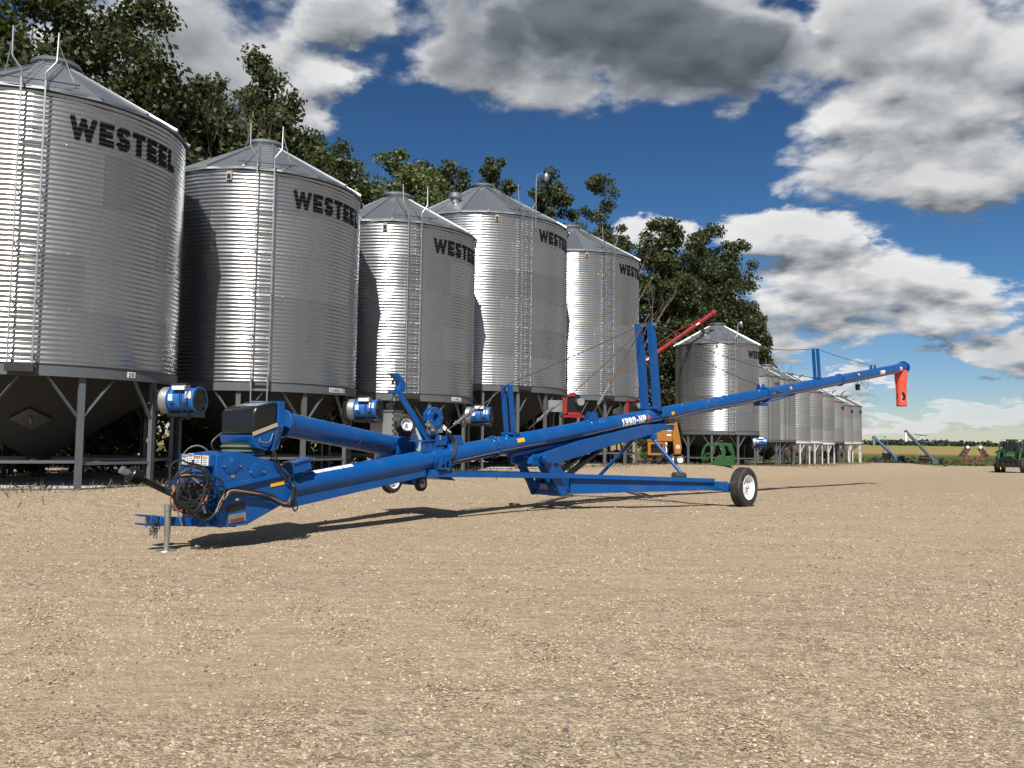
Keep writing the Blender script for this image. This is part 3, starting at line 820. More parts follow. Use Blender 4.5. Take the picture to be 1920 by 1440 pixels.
def panel_mesh(R, n, mat, r_in=.42):
    key = ('panel', round(R, 3), n, mat)
    if key in _cache: return _cache[key]
    b = MB(); arc = 2 * math.pi / n; ro = R + .10; tan = math.tan(R_(30))
    def pt(r, a, dz=0): return ring_dir(a) * r + Vector((0, 0, (ro - r) * tan + dz))
    K = 4
    rr = [ro + (r_in - ro) * k / K for k in range(K + 1)]
    for k in range(K):
        b.add([pt(rr[k], 0), pt(rr[k], arc), pt(rr[k + 1], arc), pt(rr[k + 1], 0)], [(0, 1, 2, 3)])
    b.add([pt(ro, 0), pt(ro, arc), pt(ro, arc, -.055), pt(ro, 0, -.055)], [(0, 1, 2, 3)])
    # standing rib along one edge
    def rib(r, w, h): 
        a = w / r
        return [pt(r, -a, .002), pt(r, -a * .55, h), pt(r, a * .55, h), pt(r, a, .002)]
    kk = 1. if R > 2.4 else .5
    A_, B_ = rib(ro + .012, .045 * kk, .05 * kk), rib(r_in, .026 * kk, .04 * kk)
    b.add(A_ + B_, [(0, 1, 5, 4), (1, 2, 6, 5), (2, 3, 7, 6), (3, 2, 1, 0), (4, 5, 6, 7)])
    me = b.mesh('roof_panel', MT[mat], 25)
    _cache[key] = me
    return me

def simple_part(name, builder, mat, parent, rotz, key, z=0., bevel=0):
    if key not in _cache: _cache[key] = builder().mesh(name, MT[mat])
    return obj(name, _cache[key], parent, bevel, (0, 0, z), rotz)

ORD = ['', 'leftmost', 'second', 'third', 'fourth', 'fifth', 'sixth', 'seventh', 'eighth', 'ninth', 'tenth', 'eleventh', 'twelfth', 'thirteenth', 'last']

def grain_bin(label, C, R, rings, zw, nleg, leg0, lad, text_az=None, npan=18, sheets=6, detail=True, mat='galv', roofmat='roof', legmat='grey_paint', plate=None, ring_h=.24, smooth=False, wall_h=None, txt='WESTEEL', txtH=.5, txt_mat='ink'):
    x, y = C; z0 = gzf(x, y)
    zb = zw - z0                                  # underside of the wall above the ground
    root = thing('grain_bin', label, 'grain bin', (x, y, z0), 0, 'row of hopper bottom grain bins')
    H = rings * RING if wall_h is None else wall_h
    # wall
    if detail:
        arc = 2 * math.pi / sheets
        me = sheet_mesh(R, mat, arc)
        for k in range(rings):
            for i in range(sheets):
                obj('wall_sheet', me, root, 0, (0, 0, zb + k * RING), arc * (i + .5 * (k % 2)) + R_(9 + 3 * k))
    else:
        nr = max(1, int(round(H / RING))); rh = H / nr
        key = ('ring', round(R, 2), round(rh, 3), mat, smooth)
        if key not in _cache:
            b = MB()
            if smooth: prof = [(R + .01, 0), (R + .01, .04), (R, .05), (R, rh - .01), (R + .006, rh)]
            else:
                p = .15 if R < 2.0 else PITCH; n = int(rh / p * 6)
                prof = [(corr(R, rh * j / n, p, .011 if R < 2 else .008), rh * j / n) for j in range(n + 1)]
            b.lathe(prof, 56)
            me = b.mesh('wall_ring', MT[mat], 60 if not smooth else 20); _cache[key] = me
        for k in range(nr): obj('wall_ring', _cache[key], root, 0, (0, 0, zb + k * rh), k * .5)
    zt = zb + H
    # eave, roof, lid
    MB().lathe([(R - .03, 0), (R + .012, 0), (R + .055, -.02), (R + .07, -.06)][::-1] + [(R - .03, .03)], 72).build('eave_shade_ring', MT['eave_shade'], root).location = (0, 0, zt + .02)
    pm = panel_mesh(R, npan, roofmat)
    for i in range(npan): obj('roof_panel', pm, root, 0, (0, 0, zt - .02), 2 * math.pi * i / npan + .1)
    zl = zt - .02 + (R + .10 - .42) * math.tan(R_(30))
    lid = MB().lathe([(.40, -.06), (.44, -.02), (.44, .10), (.50, .10), (.53, .07), (.54, .12), (.50, .16), (.2, .20), (.0, .205)], 32).build('lid', MT['roof'], root)
    lid.location = (0, 0, zl)
    # base ring, hopper
    MB().lathe([(R - .02, 0), (R + .035, 0), (R + .035, .01), (R + .012, .015), (R + .012, -ring_h + .015), (R + .05, -ring_h + .01), (R + .05, -ring_h), (R - .06, -ring_h), (R - .02, 0)], 72).build('base_ring', MT[legmat], root).location = (0, 0, zb)
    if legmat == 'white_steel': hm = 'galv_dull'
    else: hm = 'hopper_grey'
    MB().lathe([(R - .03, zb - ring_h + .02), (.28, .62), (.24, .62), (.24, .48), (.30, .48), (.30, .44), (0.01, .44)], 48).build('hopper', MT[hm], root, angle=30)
    # legs, braces, ties
    step = 2 * math.pi / nleg; lw = .12 if R > 2.4 else .10
    hz = zb - ring_h
    lk = ('leg', round(R, 2), round(hz, 2), legmat)
    def mk_leg():
        b = MB()
        b.box((0, -R + .03, hz / 2), (lw, .012, hz)); b.box((-lw / 2 + .006, -R + .075, hz / 2), (.012, .08, hz)); b.box((lw / 2 - .006, -R + .075, hz / 2), (.012, .08, hz))
        b.box((0, -R + .06, .012), (.22, .2, .024))
        return b
    bk = ('brace', round(R, 2), round(hz, 2), nleg, legmat)
    low = hz - (.80 if detail else .75)
    def mk_brace(sg):
        def f():
            a = step * .36 * sg
            p1 = ring_dir(a) * (R - .03) + Vector((0, 0, hz - .005))
            p0 = Vector((sg * lw * .45, -R + .06, low))
            return MB().beam(p0, p1, .012, .075, (0, -1, .0)).beam(p0 + Vector((0, .03, 0)), p1 + ring_dir(a) * -.03, .05, .012, (0, -1, 0))
        return f
    tk = ('tie', round(R, 2), nleg, legmat)
    def mk_tie():
        p0 = ring_dir(0) * (R - .08); p1 = ring_dir(step) * (R - .08)
        t = (p1 - p0).normalized() * (lw * .52)
        return MB().beam(p0 + t, p1 - t, .05, .06).beam(lerp(p0, p1, .5), lerp(p0, p1, .5) * .12, .04, .05)
    for i in range(nleg):
        a = leg0 + step * i
        simple_part('leg', mk_leg, legmat, root, a, lk)
        for sg in (-1, 1): simple_part('brace', mk_brace(sg), legmat, root, a, bk + (sg,))
        if detail: simple_part('tie_bar', mk_tie, legmat, root, a, tk, .52 + .04 * (i % 2))
    if detail:
        MB().lathe([(R - .02, 0.), (R + .10, 0.), (R + .10, .03), (R - .02, .03)], nleg, closed=True, a0=leg0 - math.pi / 2).build('skid_ring', MT[legmat], root, angle=20)
    # outside ladder with rungs, hand rails, roof ladder
    if lad is not None:
        w = .215; so = .15
        L = MB()
        for s in (-1, 1):
            L.box((s * w, -R - so, zb + H / 2 - .04), (.030, .045, H + .25))
            for k in range(int(H / 1.1) + 1): L.box((s * w, -R - so / 2, zb + .15 + 1.1 * k), (.02, so, .03))
        ld = L.build('ladder', MT['pipe'], root); ld.rotation_euler = (0, 0, lad)
        if detail:
            rk = ('rung',)
            if rk not in _cache: _cache[rk] = MB().tube((-w, 0, 0), (w, 0, 0), .014, 6).mesh('rung', MT['pipe'])
            for k in range(int((H + .1) / .285)):
                o = obj('rung', _cache[rk], ld, 0, (0, -R - so, zb + .06 + .285 * k))
        hr_ = MB()
        for s in (-1, 1):
            p = [(s * w, -R - so, zt - .05), (s * w, -R - so, zt + .22), (s * (w + .02), -R - so, zt + .27), (s * (w + .16), -R - so + .02, zt + .47), (s * (w + .18), -R - so + .03, zt + .53), (s * (w + .19), -R - so + .06, zt + 1.12)]
            hr_.path(p, .019, 8)
            hr_.path([(s * (w + .188), -R - so + .05, zt + .9), (s * (w + .42), -R + .62, zt + .42)], .011, 6)
        hr_.build('hand_rail', MT['pipe'], root).rotation_euler = (0, 0, lad)
        tan = math.tan(R_(30)); ro = R + .10
        rl = MB()
        def rp(xx, r, dz=.09): return Vector((xx, -r, zt - .02 + (ro - r) * tan + dz))
        for s in (-1, 1): rl.beam(rp(s * .18, ro - .1), rp(s * .18, .6), .02, .035)
        rlo = rl.build('roof_ladder', MT['pipe'], root); rlo.rotation_euler = (0, 0, lad)
        if detail:
            rk2 = ('rrung',)
            if rk2 not in _cache: _cache[rk2] = MB().tube((-.24, 0, 0), (.24, 0, 0), .013, 6).mesh('rung', MT['pipe'])
            for k in range(int((R - .7) / .25)):
                obj('rung', _cache[rk2], rlo, 0, tuple(rp(0, ro - .22 - .25 * k, .115)))
            MB().path([(-.7, -R + .12, zt + .16), (-.35, -R + .02, zt + .14), (.38, -R - .05, zt + .12), (.8, -R + .1, zt + .17)], .012, 5).build('roof_cable', MT['hose'], root).rotation_euler = (0, 0, lad)
            # small level window left of the ladder, below the eave
            lv = MB().box((0, -R - .03, zt - .26), (.14, .05, .22)).build('level_window', MT['tan_strip'], root)
            lv.rotation_euler = (0, 0, lad - .33)
            MB().box((0, -R - .058, zt - .28), (.09, .012, .13)).build('pane', MT['glass_dark'], lv)
    # lettering on the upper wall
    if text_az is not None:
        zc = zt - .46 - txtH
        ph = 0. if detail else None
        def fn(u, v):
            z = v + zc - zb
            rr = corr(R, z) if (detail or not smooth) else R
            return tuple(ring_dir(text_az + u / R) * (rr + .0065) + Vector((0, 0, v + zc)))
        me, wdt = text_mesh('lettering', txt, txtH, .265, .10, .014, txtH / 36, fn, MT[txt_mat])
        obj('lettering', me, root)
    if plate:
        word, paz, ph = plate
        hh = .085
        def fp(u, v): return tuple(ring_dir(paz + (u - .0) / R) * (R + .024) + Vector((0, 0, zb - ring_h * .5 + v - hh / 2)))
        me, wdt = text_mesh('bin_number', word, hh, .15, .25, .005, .005, fp, MT['ink'])
        pl = MB()
        n = 6
        for k in range(n + 1):
            a = paz + (-.04 + (wdt + .08) * k / n) / R
            for dz in (-.062, .062): pl.v.append(tuple(ring_dir(a) * (R + .0185) + Vector((0, 0, zb - ring_h * .5 + dz))))
        pl.f = [(2 * k, 2 * k + 2, 2 * k + 3, 2 * k + 1) for k in range(n)]
        po = pl.build('number_plate', MT['sticker'], root)
        obj('bin_number', me, po)
    return root, zb, zt

BIN = {1: (-10.72, 19.4, 2.87), 2: (-7.3, 24.5, 2.76), 3: (-4.19, 29.82, 2.82), 4: (-1.36, 35.98, 3.62), 5: (2.89, 42.16, 3.35)}
b1 = grain_bin('leftmost tall galvanized grain bin, cut by the photo edge, number 20 on its ring', BIN[1][:2], 2.87, 5, 2.88, 10, R_(44), R_(21.5), R_(34.5), plate=('20', R_(63), 0))
b2 = grain_bin('second galvanized grain bin from the left, shaded on its left edge', BIN[2][:2], 2.76, 5, 2.89, 10, R_(42.5), R_(17), R_(32), plate=('CANOLA 21', R_(59), 0))
b3 = grain_bin('third galvanized grain bin from the left, lower roof, behind the crane arm', BIN[3][:2], 2.82, 5, 2.92, 10, R_(33.5), R_(20), R_(34), plate=('CANOLA', R_(52), 0))
b4 = grain_bin('fourth galvanized grain bin from the left, large with a roof vent', BIN[4][:2], 3.62, 6, 3.57, 16, R_(4), R_(30), R_(40.5), npan=22, sheets=8)
b5 = grain_bin('fifth galvanized grain bin from the left, beside the blue masts', BIN[5][:2], 3.35, 6, 3.57, 16, R_(2.5), R_(27), R_(38), npan=22, sheets=8)
BIN[6] = (13.43, 55.9, 2.68)
b6 = grain_bin('sixth galvanized grain bin, standing alone past the green grapple', BIN[6][:2], 2.68, 5, 2.2, 10, R_(16), R_(6), R_(33), npan=18)

# roof vent and filling pipe on the fourth bin, gooseneck pipe on the sixth
def roof_vent(b, R, az, r, zt):
    root = b[0]
    tan = math.tan(R_(30)); z = b[2] - .02 + (R + .10 - r) * tan
    v = MB().lathe([(.17, -.08), (.17, .14), (.27, .17), (.27, .32), (.22, .36), (0.01, .37)], 20).build('roof_vent', MT['pipe'], root)
    v.location = tuple(ring_dir(az) * r + Vector((0, 0, z)))
roof_vent(b4, 3.62, R_(-24), 2.5, 0)
roof_vent(b6, 2.68, R_(-38), 1.75, 0)
def gooseneck(b, R, az, h, hook=.3):
    root, zb, zt = b
    p = [(0, -R - .10, zt - .5), (0, -R - .10, zt + h), (.06, -R - .1, zt + h + .2), (hook * .5, -R - .1, zt + h + .3), (hook, -R - .1, zt + h + .26)]
    g = MB().path(p, .024, 8)
    g.lathe([(.05, .08), (.11, 0), (.11, -.16), (.05, -.24), (.0, -.25)], 14, Matrix.Translation((hook, -R - .1, zt + h + .26)))
    g.build('gooseneck_pipe', MT['pipe'], root).rotation_euler = (0, 0, az)
gooseneck(b4, 3.62, R_(36.5), 1.45, .5)
gooseneck(b6, 2.68, R_(14), .95, .25)

# manhole on the hopper of the first bin
def manhole(b, R, az, hz0):
    root, zb, zt = b
    r0, z0, r1, z1 = R - .03, zb - .22, .28, .62
    t = .50; r = r0 + (r1 - r0) * t; z = z0 + (z1 - z0) * t
    sl = Vector((0, -(r1 - r0), (z1 - z0))).normalized()  # downhill in the az=0 frame
    nrm = Vector((0, -abs(z1 - z0), -(r0 - r1))).normalized()
    c = Vector((0, -r, z)) + nrm * .02
    bx = Vector((1, 0, 0)); 
    M = Matrix((bx, sl, nrm)).transposed()
    rot = M @ Matrix.Rotation(R_(45), 3, 'Z')
    mh = MB().box(c, (.56, .56, .05), rot).build('manhole', MT['dark_steel'], root)
    mh.rotation_euler = (0, 0, az)
    MB().box(c + nrm * .05, (.04, .22, .05), M).build('handle', MT['grey_paint'], mh)
manhole(b1, 2.87, R_(23), 0)
# short access ladder hooked under the second bin
def low_ladder(b, R, az):
    root, zb, zt = b
    L = MB()
    for s in (-1, 1): L.box((s * .2, -R - .2, zb - .75), (.028, .04, 1.9))
    l = L.build('lower_ladder', MT['pipe'], root); l.rotation_euler = (0, 0, az)
    for k in range(6): obj('rung', _cache[('rung',)], l, 0, (0, -R - .2, zb + .08 - .3 * k))
low_ladder(b2, 2.76, R_(17))
# dark box standing in for the dark gap under the other bins' ladders
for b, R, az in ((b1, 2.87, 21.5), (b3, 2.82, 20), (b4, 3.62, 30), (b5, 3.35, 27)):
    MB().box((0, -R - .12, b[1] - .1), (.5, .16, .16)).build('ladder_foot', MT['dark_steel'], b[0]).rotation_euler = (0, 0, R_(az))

# smaller, older bins down the row
small = [
    (7, (1463, 770), 706, 825, 2.15, 'galv_dull', 'grey_paint', False, 'ink', 'seventh bin from the left, weathered grey, with a yellow roof cap', True),
    (8, (1492, 770), 712, 825, 2.1, 'galv_dull', 'grey_paint', False, None, 'eighth bin from the left, weathered grey with a roof ladder', True),
    (9, (1519.7, 780), 722, 827.5, 1.78, 'galv_dull', 'white_steel', False, 'faded', 'ninth bin from the left, narrow and ribbed, on splayed white legs', False),
    (10, (1543, 780), 735, 827.5, 1.78, 'galv_dull', 'white_steel', False, 'faded', 'tenth bin from the left, narrow and ribbed with faded orange print', False),
    (11, (1565, 790), 742, 830, 1.78, 'galv_dull', 'white_steel', False, 'faded', 'eleventh bin from the left, narrow and ribbed with orange arrow print', False),
    (12, (1583, 790), 753, 828, 1.78, 'galv_rust', 'grey_paint', True, 'ink', 'twelfth bin from the left, smooth rust-stained wall', False),
    (13, (1600, 795), 760, 829, 1.78, 'galv_rust', 'white_steel', True, 'ink', 'thirteenth bin from the left, smooth wall with black print', False),
    (14, (1616, 795), 761, 829, 1.78, 'galv_rust', 'white_steel', True, 'ink', 'last bin at the far right end of the row', False)]
MT['faded'] = simple('faded_orange_print', (.42, .20, .13), .7, 0, .3, 6)
for (k, edge, ey, by, R, wm, lm, sm, tm, lab, lad) in small:
    v = ray(*edge); t = v[:2] / np.linalg.norm(v[:2]); nr = np.array([t[1], -t[0]])
    s = (-R - nr @ ROW0) / (nr @ ROWD); C = ROW0 + s * ROWD
    S = C + nr * R
    ze, zb_ = at_depth(edge[0], ey, S[1])[2], at_depth(edge[0], by, S[1])[2]
    b = grain_bin(lab, tuple(C), R, 4, zb_, 8, R_(10 + 5 * k % 40), R_(25) if lad else None, R_(38) if tm else None, npan=14, detail=False, mat=wm, roofmat='galv_dull', legmat=lm, smooth=sm, wall_h=ze - zb_, txtH=.34 if tm != 'faded' else .4, txt='WESTEEL', txt_mat=tm or 'ink', ring_h=.16)
    BIN[k] = (C[0], C[1], R)
    if k == 7:
        MB().lathe([(.5, .0), (.56, .12), (.3, .3), (0.01, .34)], 20).build('yellow_cap', MT['yellow'], b[0]).location = (0, 0, b[2] + (R - .3) * .577 + .1)
    if k >= 10:
        MB().path([(0, 0, 0), (0, 0, .45), (.12, 0, .62), (.35, 0, .68)], .05, 6).build('vent_pipe', MT['dark_steel'], b[0]).location = (-.2, -.3, b[2] + (R - .5) * .577)

# ------------------------------------------------------------------ fans on the bins
def axial_fan(label, loc, rotz, scale=1.):
    f = thing('aeration_fan', label, 'fan', loc, rotz, 'aeration fans on the bins')
    r = .30
    Mx = Matrix.Rotation(R_(90), 4, 'Y')
    MB().lathe([(r - .02, -.36), (r + .035, -.36), (r + .035, -.33), (r, -.33), (r, .33), (r + .035, .33), (r + .035, .36), (r - .02, .36)], 32, Mx, closed=True).build('housing', MT['blue_fan'], f)
    MB().lathe([(r - .03, .352), (r - .03, .34), (.24, .33), (.03, .33), (.0, .34)], 28, Mx).build('rotor', MT['dark_steel'], f)
    g = MB()
    for k in range(5):
        rr = .055 * (k + 1)
        g.lathe([(rr, .37), (rr + .008, .37), (rr + .008, .378), (rr, .378)], 24, Mx, closed=True)
    for k in range(8):
        a = k * math.pi / 4
        g.tube((.374, 0, 0), (.374, (r + .02) * math.cos(a), (r + .02) * math.sin(a)), .006, 5)
    g.build('guard', MT['dark_steel'], f)
    MB().lathe([(r - .05, -.36), (r + .01, -.37), (.325, -.50), (.325, -.56), (.05, -.56)], 24, Mx).build('duct', MT['galv_dull'], f)
    MB().beam((-.52, .05, -.02), (-1.15, .75, .05), .5, .5).build('transition', MT['hopper_grey'], f, .02)
    c = MB().box((-.02, -.22, .29), (.38, .22, .12)).build('control_box', MT['galv_dull'], f, .008)
    MB().box((-.02, -.335, .285), (.32, .012, .085)).build('cover_plate', MT['sticker'], c)
    MB().box((-.02, -.2, .385), (.34, .2, .035)).build('box_lid', MT['dark_steel'], c)
    MB().box((-.24, -.30, .06), (.11, .03, .15)).build('sticker', MT['sticker'], f)
    MB().box((.22, -.28, .12), (.15, .05, .16)).build('sticker', MT['sticker'], f)
    for sx in (-.2, .16): MB().box((sx, -.31, -.07), (.13, .03, .03)).build('handle', MT['dark_steel'], f)
    MB().box((0, 0, -.35), (.74, .44, .10)).build('base', MT['black_plastic'], f, .01)
    f.scale = (.9, .9, .9)
    MB().path([(.04, -.34, .24), (.06, -.40, .0), (.12, -.38, -.25), (.2, -.30, -.45), (.24, -.32, -.30), (.22, -.38, .1), (.24, -.30, .28)], .014, 6).build('cord', MT['hose'], f)
    return f
for k, lab in ((1, 'blue aeration fan hung between the first and second bins'), (2, 'blue aeration fan beside the second bin, left of the crane hook'), (3, 'blue aeration fan beside the third bin, right of the winch')):
    X, Y, R = BIN[k]
    px, py = {1: (350, 751), 2: (690, 768), 3: (903, 779)}[k]
    D = Y - 1.05
    p = at_depth(px, py, D)
    axial_fan(lab, tuple(p), R_(-12))
p = at_depth(1427, 829, 54.2)
axial_fan('small blue aeration fan beside the sixth bin', tuple(p), R_(-12))

def red_fan(label, loc, rotz):
    f = thing('aeration_fan', label, 'fan', loc, rotz, 'aeration fans on the bins')
    Mx = Matrix.Rotation(R_(90), 4, 'X')
    MB().lathe([(.0, -.17), (.40, -.17), (.40, .17), (.0, .17)], 28, Mx).build('scroll_housing', MT['black_plastic'], f)
    MB().lathe([(.415, -.19), (.30, -.19), (.30, -.175), (.415, -.175)], 28, Mx, closed=True).build('rim', MT['red_paint'], f)
    for dx, dz, sx, sz in ((-.35, -.1, .16, .62), (.05, -.42, .55, .16), (-.1, .33, .3, .10)):
        MB().box((dx, -.2, dz), (sx, .10, sz)).build('frame_panel', MT['red_paint'], f)
    MB().tube((.22, -.16, .06), (.22, -.52, .06), .145, 20).build('motor', MT['galv_dull'], f)
    MB().box((0, 0, -.5), (.85, .5, .08)).build('base', MT['red_paint'], f)
    MB().box((-.6, .2, -.1), (.7, .35, .45)).build('duct', MT['galv_dull'], f)
    return f
red_fan('red and black fan with grey motor under the fifth bin edge', tuple(at_depth(1073, 757, 33.6)), R_(10))
red_fan('red fan partly hidden behind the blue masts', tuple(at_depth(1186, 764, 40.2)), R_(10))
# ------------------------------------------------------------------ the blue auger
AJ = np.array([-4.47, 11.22, 0.]); AD = np.array([19.17, 21.08]); AD = AD / np.linalg.norm(AD); AS = np.array([AD[1], -AD[0]])
auger = thing('grain_auger', 'long blue swing-hopper grain auger on two wheels parked on the gravel', 'auger', tuple(AJ), math.atan2(AD[1], AD[0]))
def A(px, py, s=0.):
    """local point of the auger seen at that pixel on the upright plane s metres to the camera side of its centre line"""
    v = ray(px, py)
    t = (s - ((CAM - AJ)[:2] @ AS)) / (v[:2] @ AS)
    p = CAM + t * v
    return Vector((float((p - AJ)[:2] @ AD), -s, float(p[2])))
def poly(pxs, s): return [(A(x, y, s).x, A(x, y, s).z) for x, y in pxs]
def ax(a, s=0., dz=0.): return Vector((a, -s, .82 + .1355 * (a - 2.21) + dz))
TR = .172
tdir = (ax(10) - ax(0)).normalized(); tup = Vector((-tdir.z, 0, tdir.x))
def on_tube(a, ang, r=TR + .004):
    """point of the tube skin; ang 0 = camera side, 90 = top"""
    return ax(a) + (Vector((0, -1, 0)) * math.cos(ang) + tup * math.sin(ang)) * r
BL = MT['blue']
# tube in flanged sections
cuts = [1.75, 6.15, 11.62, 17.2, 22.6, 28.55]
for a, b in zip(cuts[:-1], cuts[1:]):
    s = MB().tube(ax(a), ax(b), TR, 40)
    mid = (a + b) / 2
    o = s.build('tube_section', BL, auger)
    MB().tube(ax(mid - .01), ax(mid + .01), TR + .003, 40).build('weld_seam', BL, o)
for a in cuts[1:-1]:
    f = MB().tube(ax(a - .028), ax(a - .004), TR + .035, 36)
    f.tube(ax(a + .004), ax(a + .028), TR + .035, 36)
    fo = f.build('flange', BL, auger, .003)
    b = MB()
    for k in range(12):
        q = k * math.pi / 6; c = (Vector((0, -1, 0)) * math.cos(q) + tup * math.sin(q)) * (TR + .02)
        b.tube(ax(a - .05) + c, ax(a + .05) + c, .009, 6)
    b.build('bolts', MT['steel'], fo)['kind'] = 'stuff'
# lifting track under the tube, guard skirt from the boot to the clamp
MB().beam(ax(6.6, 0, -TR - .035), ax(12.4, 0, -TR - .035), .17, .07).build('lift_track', BL, auger, .005)
sk = [A(545, 950, .12), A(800, 893, .12)]
MB().add([(sk[0].x, .11, sk[0].z - .02), (sk[1].x, .11, sk[1].z), ax(sk[1].x, 0, -.12) + Vector((0, .115, 0)), ax(sk[0].x, 0, -.12) + Vector((0, .115, 0)),
          (sk[0].x, -.11, sk[0].z - .02), (sk[1].x, -.11, sk[1].z), ax(sk[1].x, 0, -.12) - Vector((0, .115, 0)), ax(sk[0].x, 0, -.12) - Vector((0, .115, 0))],
         [(0, 1, 2, 3), (4, 5, 6, 7), (0, 1, 5, 4), (1, 2, 6, 5), (2, 3, 7, 6), (3, 0, 4, 7)]).build('belly_trough', BL, auger, .006)
# hydraulic line and cable tie marks along the camera side
pts = [on_tube(a, R_(-28 - 4 * math.sin(a * 1.7)), TR + .014) for a in np.arange(4.6, 28.2, .45)]
MB().path(pts, .009, 6).build('hydraulic_line', MT['steel'], auger)
pts = [on_tube(a, R_(-34 - 5 * math.sin(a * 1.3 + 1)), TR + .014) for a in np.arange(4.6, 12., .35)]
MB().path(pts, .012, 6).build('hydraulic_line', MT['hose'], auger)
# chips and scratches near the flanges, a shape of their own
MT['chip'] = simple('bare_primer', (.50, .53, .56), .6)
r2 = random.Random(5)
for base in (6.4, 9.2, 10.9, 12.3, 12.9, 13.6, 14.6, 16.9):
    c = MB()
    for k in range(5):
        a = base + r2.uniform(-.35, .35); q = R_(r2.uniform(30, 85)); w = r2.uniform(.012, .03); h = r2.uniform(.02, .10)
        c.add([on_tube(a, q, TR + .0025), on_tube(a + w, q + h * .2, TR + .0025), on_tube(a + w * 1.4, q + h * 2.4, TR + .0025), on_tube(a + w * .3, q + h * 1.8, TR + .0025)], [(0, 1, 2, 3)])
    c.build('paint_chips', MT['chip'], auger)['kind'] = 'stuff'
# yellow reflectors
for (px, py, w) in ((978, 825, .20), (1262, 775, .13), (1452, 735, .13), (1484, 727, .13), (1612, 701, .14)):
    p = A(px, py, TR); a = p.x
    n = (p - ax(a)); ang = math.atan2(n.dot(tup), -n.y)
    ang = max(-.6, min(.5, ang))
    m_ = MB()
    hh = .075 / TR / 2
    for i in range(4):
        m_.v += [tuple(on_tube(a - w / 2, ang - hh + 2 * hh * i / 3, TR + .004)), tuple(on_tube(a + w / 2, ang - hh + 2 * hh * i / 3, TR + .004))]
    m_.f = [(2 * i, 2 * i + 1, 2 * i + 3, 2 * i + 2) for i in range(3)]
    m_.build('reflector', MT['yellow'], auger)
def tube_patch(name, a0, a1, q0, q1, mat, parent=auger, dr=.004):
    m_ = MB(); n = 6
    for i in range(n + 1):
        q = q0 + (q1 - q0) * i / n
        m_.v += [tuple(on_tube(a0, q, TR + dr)), tuple(on_tube(a1, q, TR + dr))]
    m_.f = [(2 * i, 2 * i + 1, 2 * i + 3, 2 * i + 2) for i in range(n)]
    return m_.build(name, MT[mat], parent)
ls = tube_patch('label_strip', 2.22, 2.92, R_(52), R_(76), 'sticker')
for k in range(3): tube_patch('print_line', 2.36 + .18 * k, 2.375 + .18 * k, R_(52), R_(76), 'sticker_ink', ls, .0055)
# model number on the tube: white characters and a red plus
def on_text(a0, q0):
    def fn(u, v): return tuple(on_tube(a0 + u, q0 + v / TR, TR + .004))
    return fn
p0 = A(1167, 791, TR)
n = (p0 - ax(p0.x)); q0 = math.atan2(n.dot(tup), -n.y)
q0 = R_(-30)
me, wd = text_mesh('model_number', '1390-HP', .185, .27, .13, .007, .007, on_text(p0.x, q0), MT['letter_white'])
obj('model_number', me, auger)
me, _ = text_mesh('plus_mark', '+', .15, .30, .1, .007, .007, on_text(p0.x + wd + .05, q0 + .14), MT['letter_red'])
obj('plus_mark', me, auger)
for (a0, a1) in ((25.95, 26.45), (28.05, 28.3)):
    t = tube_patch('warning_label', a0, a1, R_(-25), R_(22), 'sticker')
    tube_patch('print_line', a0 + .03, a0 + .10, R_(-22), R_(18), 'sticker_red', t, .0055)
# work lamp under the tube near the head
wl = A(1608, 716)
MB().tube(ax(wl.x, 0, -TR), ax(wl.x, 0, -TR - .12), .012, 6).tube(ax(wl.x, 0, -TR - .1), ax(wl.x, 0, -TR - .3), .085, 12, .07).build('work_lamp', MT['black_plastic'], auger)
MB().path([ax(wl.x + .02, .1, -TR), ax(wl.x + .5, .1, -TR - .3), ax(wl.x + .7, .1, -TR - .22), ax(wl.x + .75, .1, -TR + .1)], .008, 5).build('lamp_wire', MT['hose'], auger)

# ---- discharge head and spout
he = 28.62
hd = MB().tube(ax(28.3), ax(28.95), TR + .012, 32)
hd.build('discharge_head', BL, auger, .006)
MB().tube(ax(28.95), ax(28.99), .245, 32).build('head_plate', MT['blue'], auger, .006)
MB().tube(ax(28.99), ax(29.12), .07, 12).build('bearing', MT['steel'], auger)
sp_top = ax(28.66, 0, -.10)
S = MB()
nseg, nrow = 36, 26
Ls = 1.36
def sp_pt(i, j):
    t = j / nrow; z = sp_top.z - Ls * t
    r = .232 - .050 * min(1, t / .7) + .005 * math.sin(t * 9)
    q = 2 * math.pi * i / nseg
    return (sp_top.x + .045 * t + r * math.cos(q), r * 1.0 * math.sin(q), z)
hole = set()
for jj in range(nrow):
    for ii in range(nseg):
        t = (jj + .5) / nrow; q = (ii + .5) / nseg * 360
        for q0_ in (222, 30, 122):
            dq = abs((q - q0_ + 180) % 360 - 180)
            e = ((t - .74) / .12) ** 2 + (dq / 27) ** 2
            if e < 1: hole.add((ii, jj))
for j in range(nrow + 1):
    for i in range(nseg): S.v.append(sp_pt(i, j))
for j in range(nrow):
    for i in range(nseg):
        if (i, j) not in hole: S.f.append((j * nseg + i, j * nseg + (i + 1) % nseg, (j + 1) * nseg + (i + 1) % nseg, (j + 1) * nseg + i))
so = S.build('spout', MT['orange_plastic'], auger, angle=50)
sm_ = so.modifiers.new('wall', 'SOLIDIFY'); sm_.thickness = .012
MB().lathe([(.200, -.006), (.214, -.006), (.214, .006), (.200, .006)], 36, Matrix.Translation((sp_top.x + .013, 0, sp_top.z - .42)), closed=True).build('mould_line', MT['orange_plastic'], so)
MB().beam(sp_top + Vector((.15, 0, -.05)), sp_top + Vector((.42, -.02, -.12)), .04, .03).build('spout_lever', MT['dark_steel'], so)

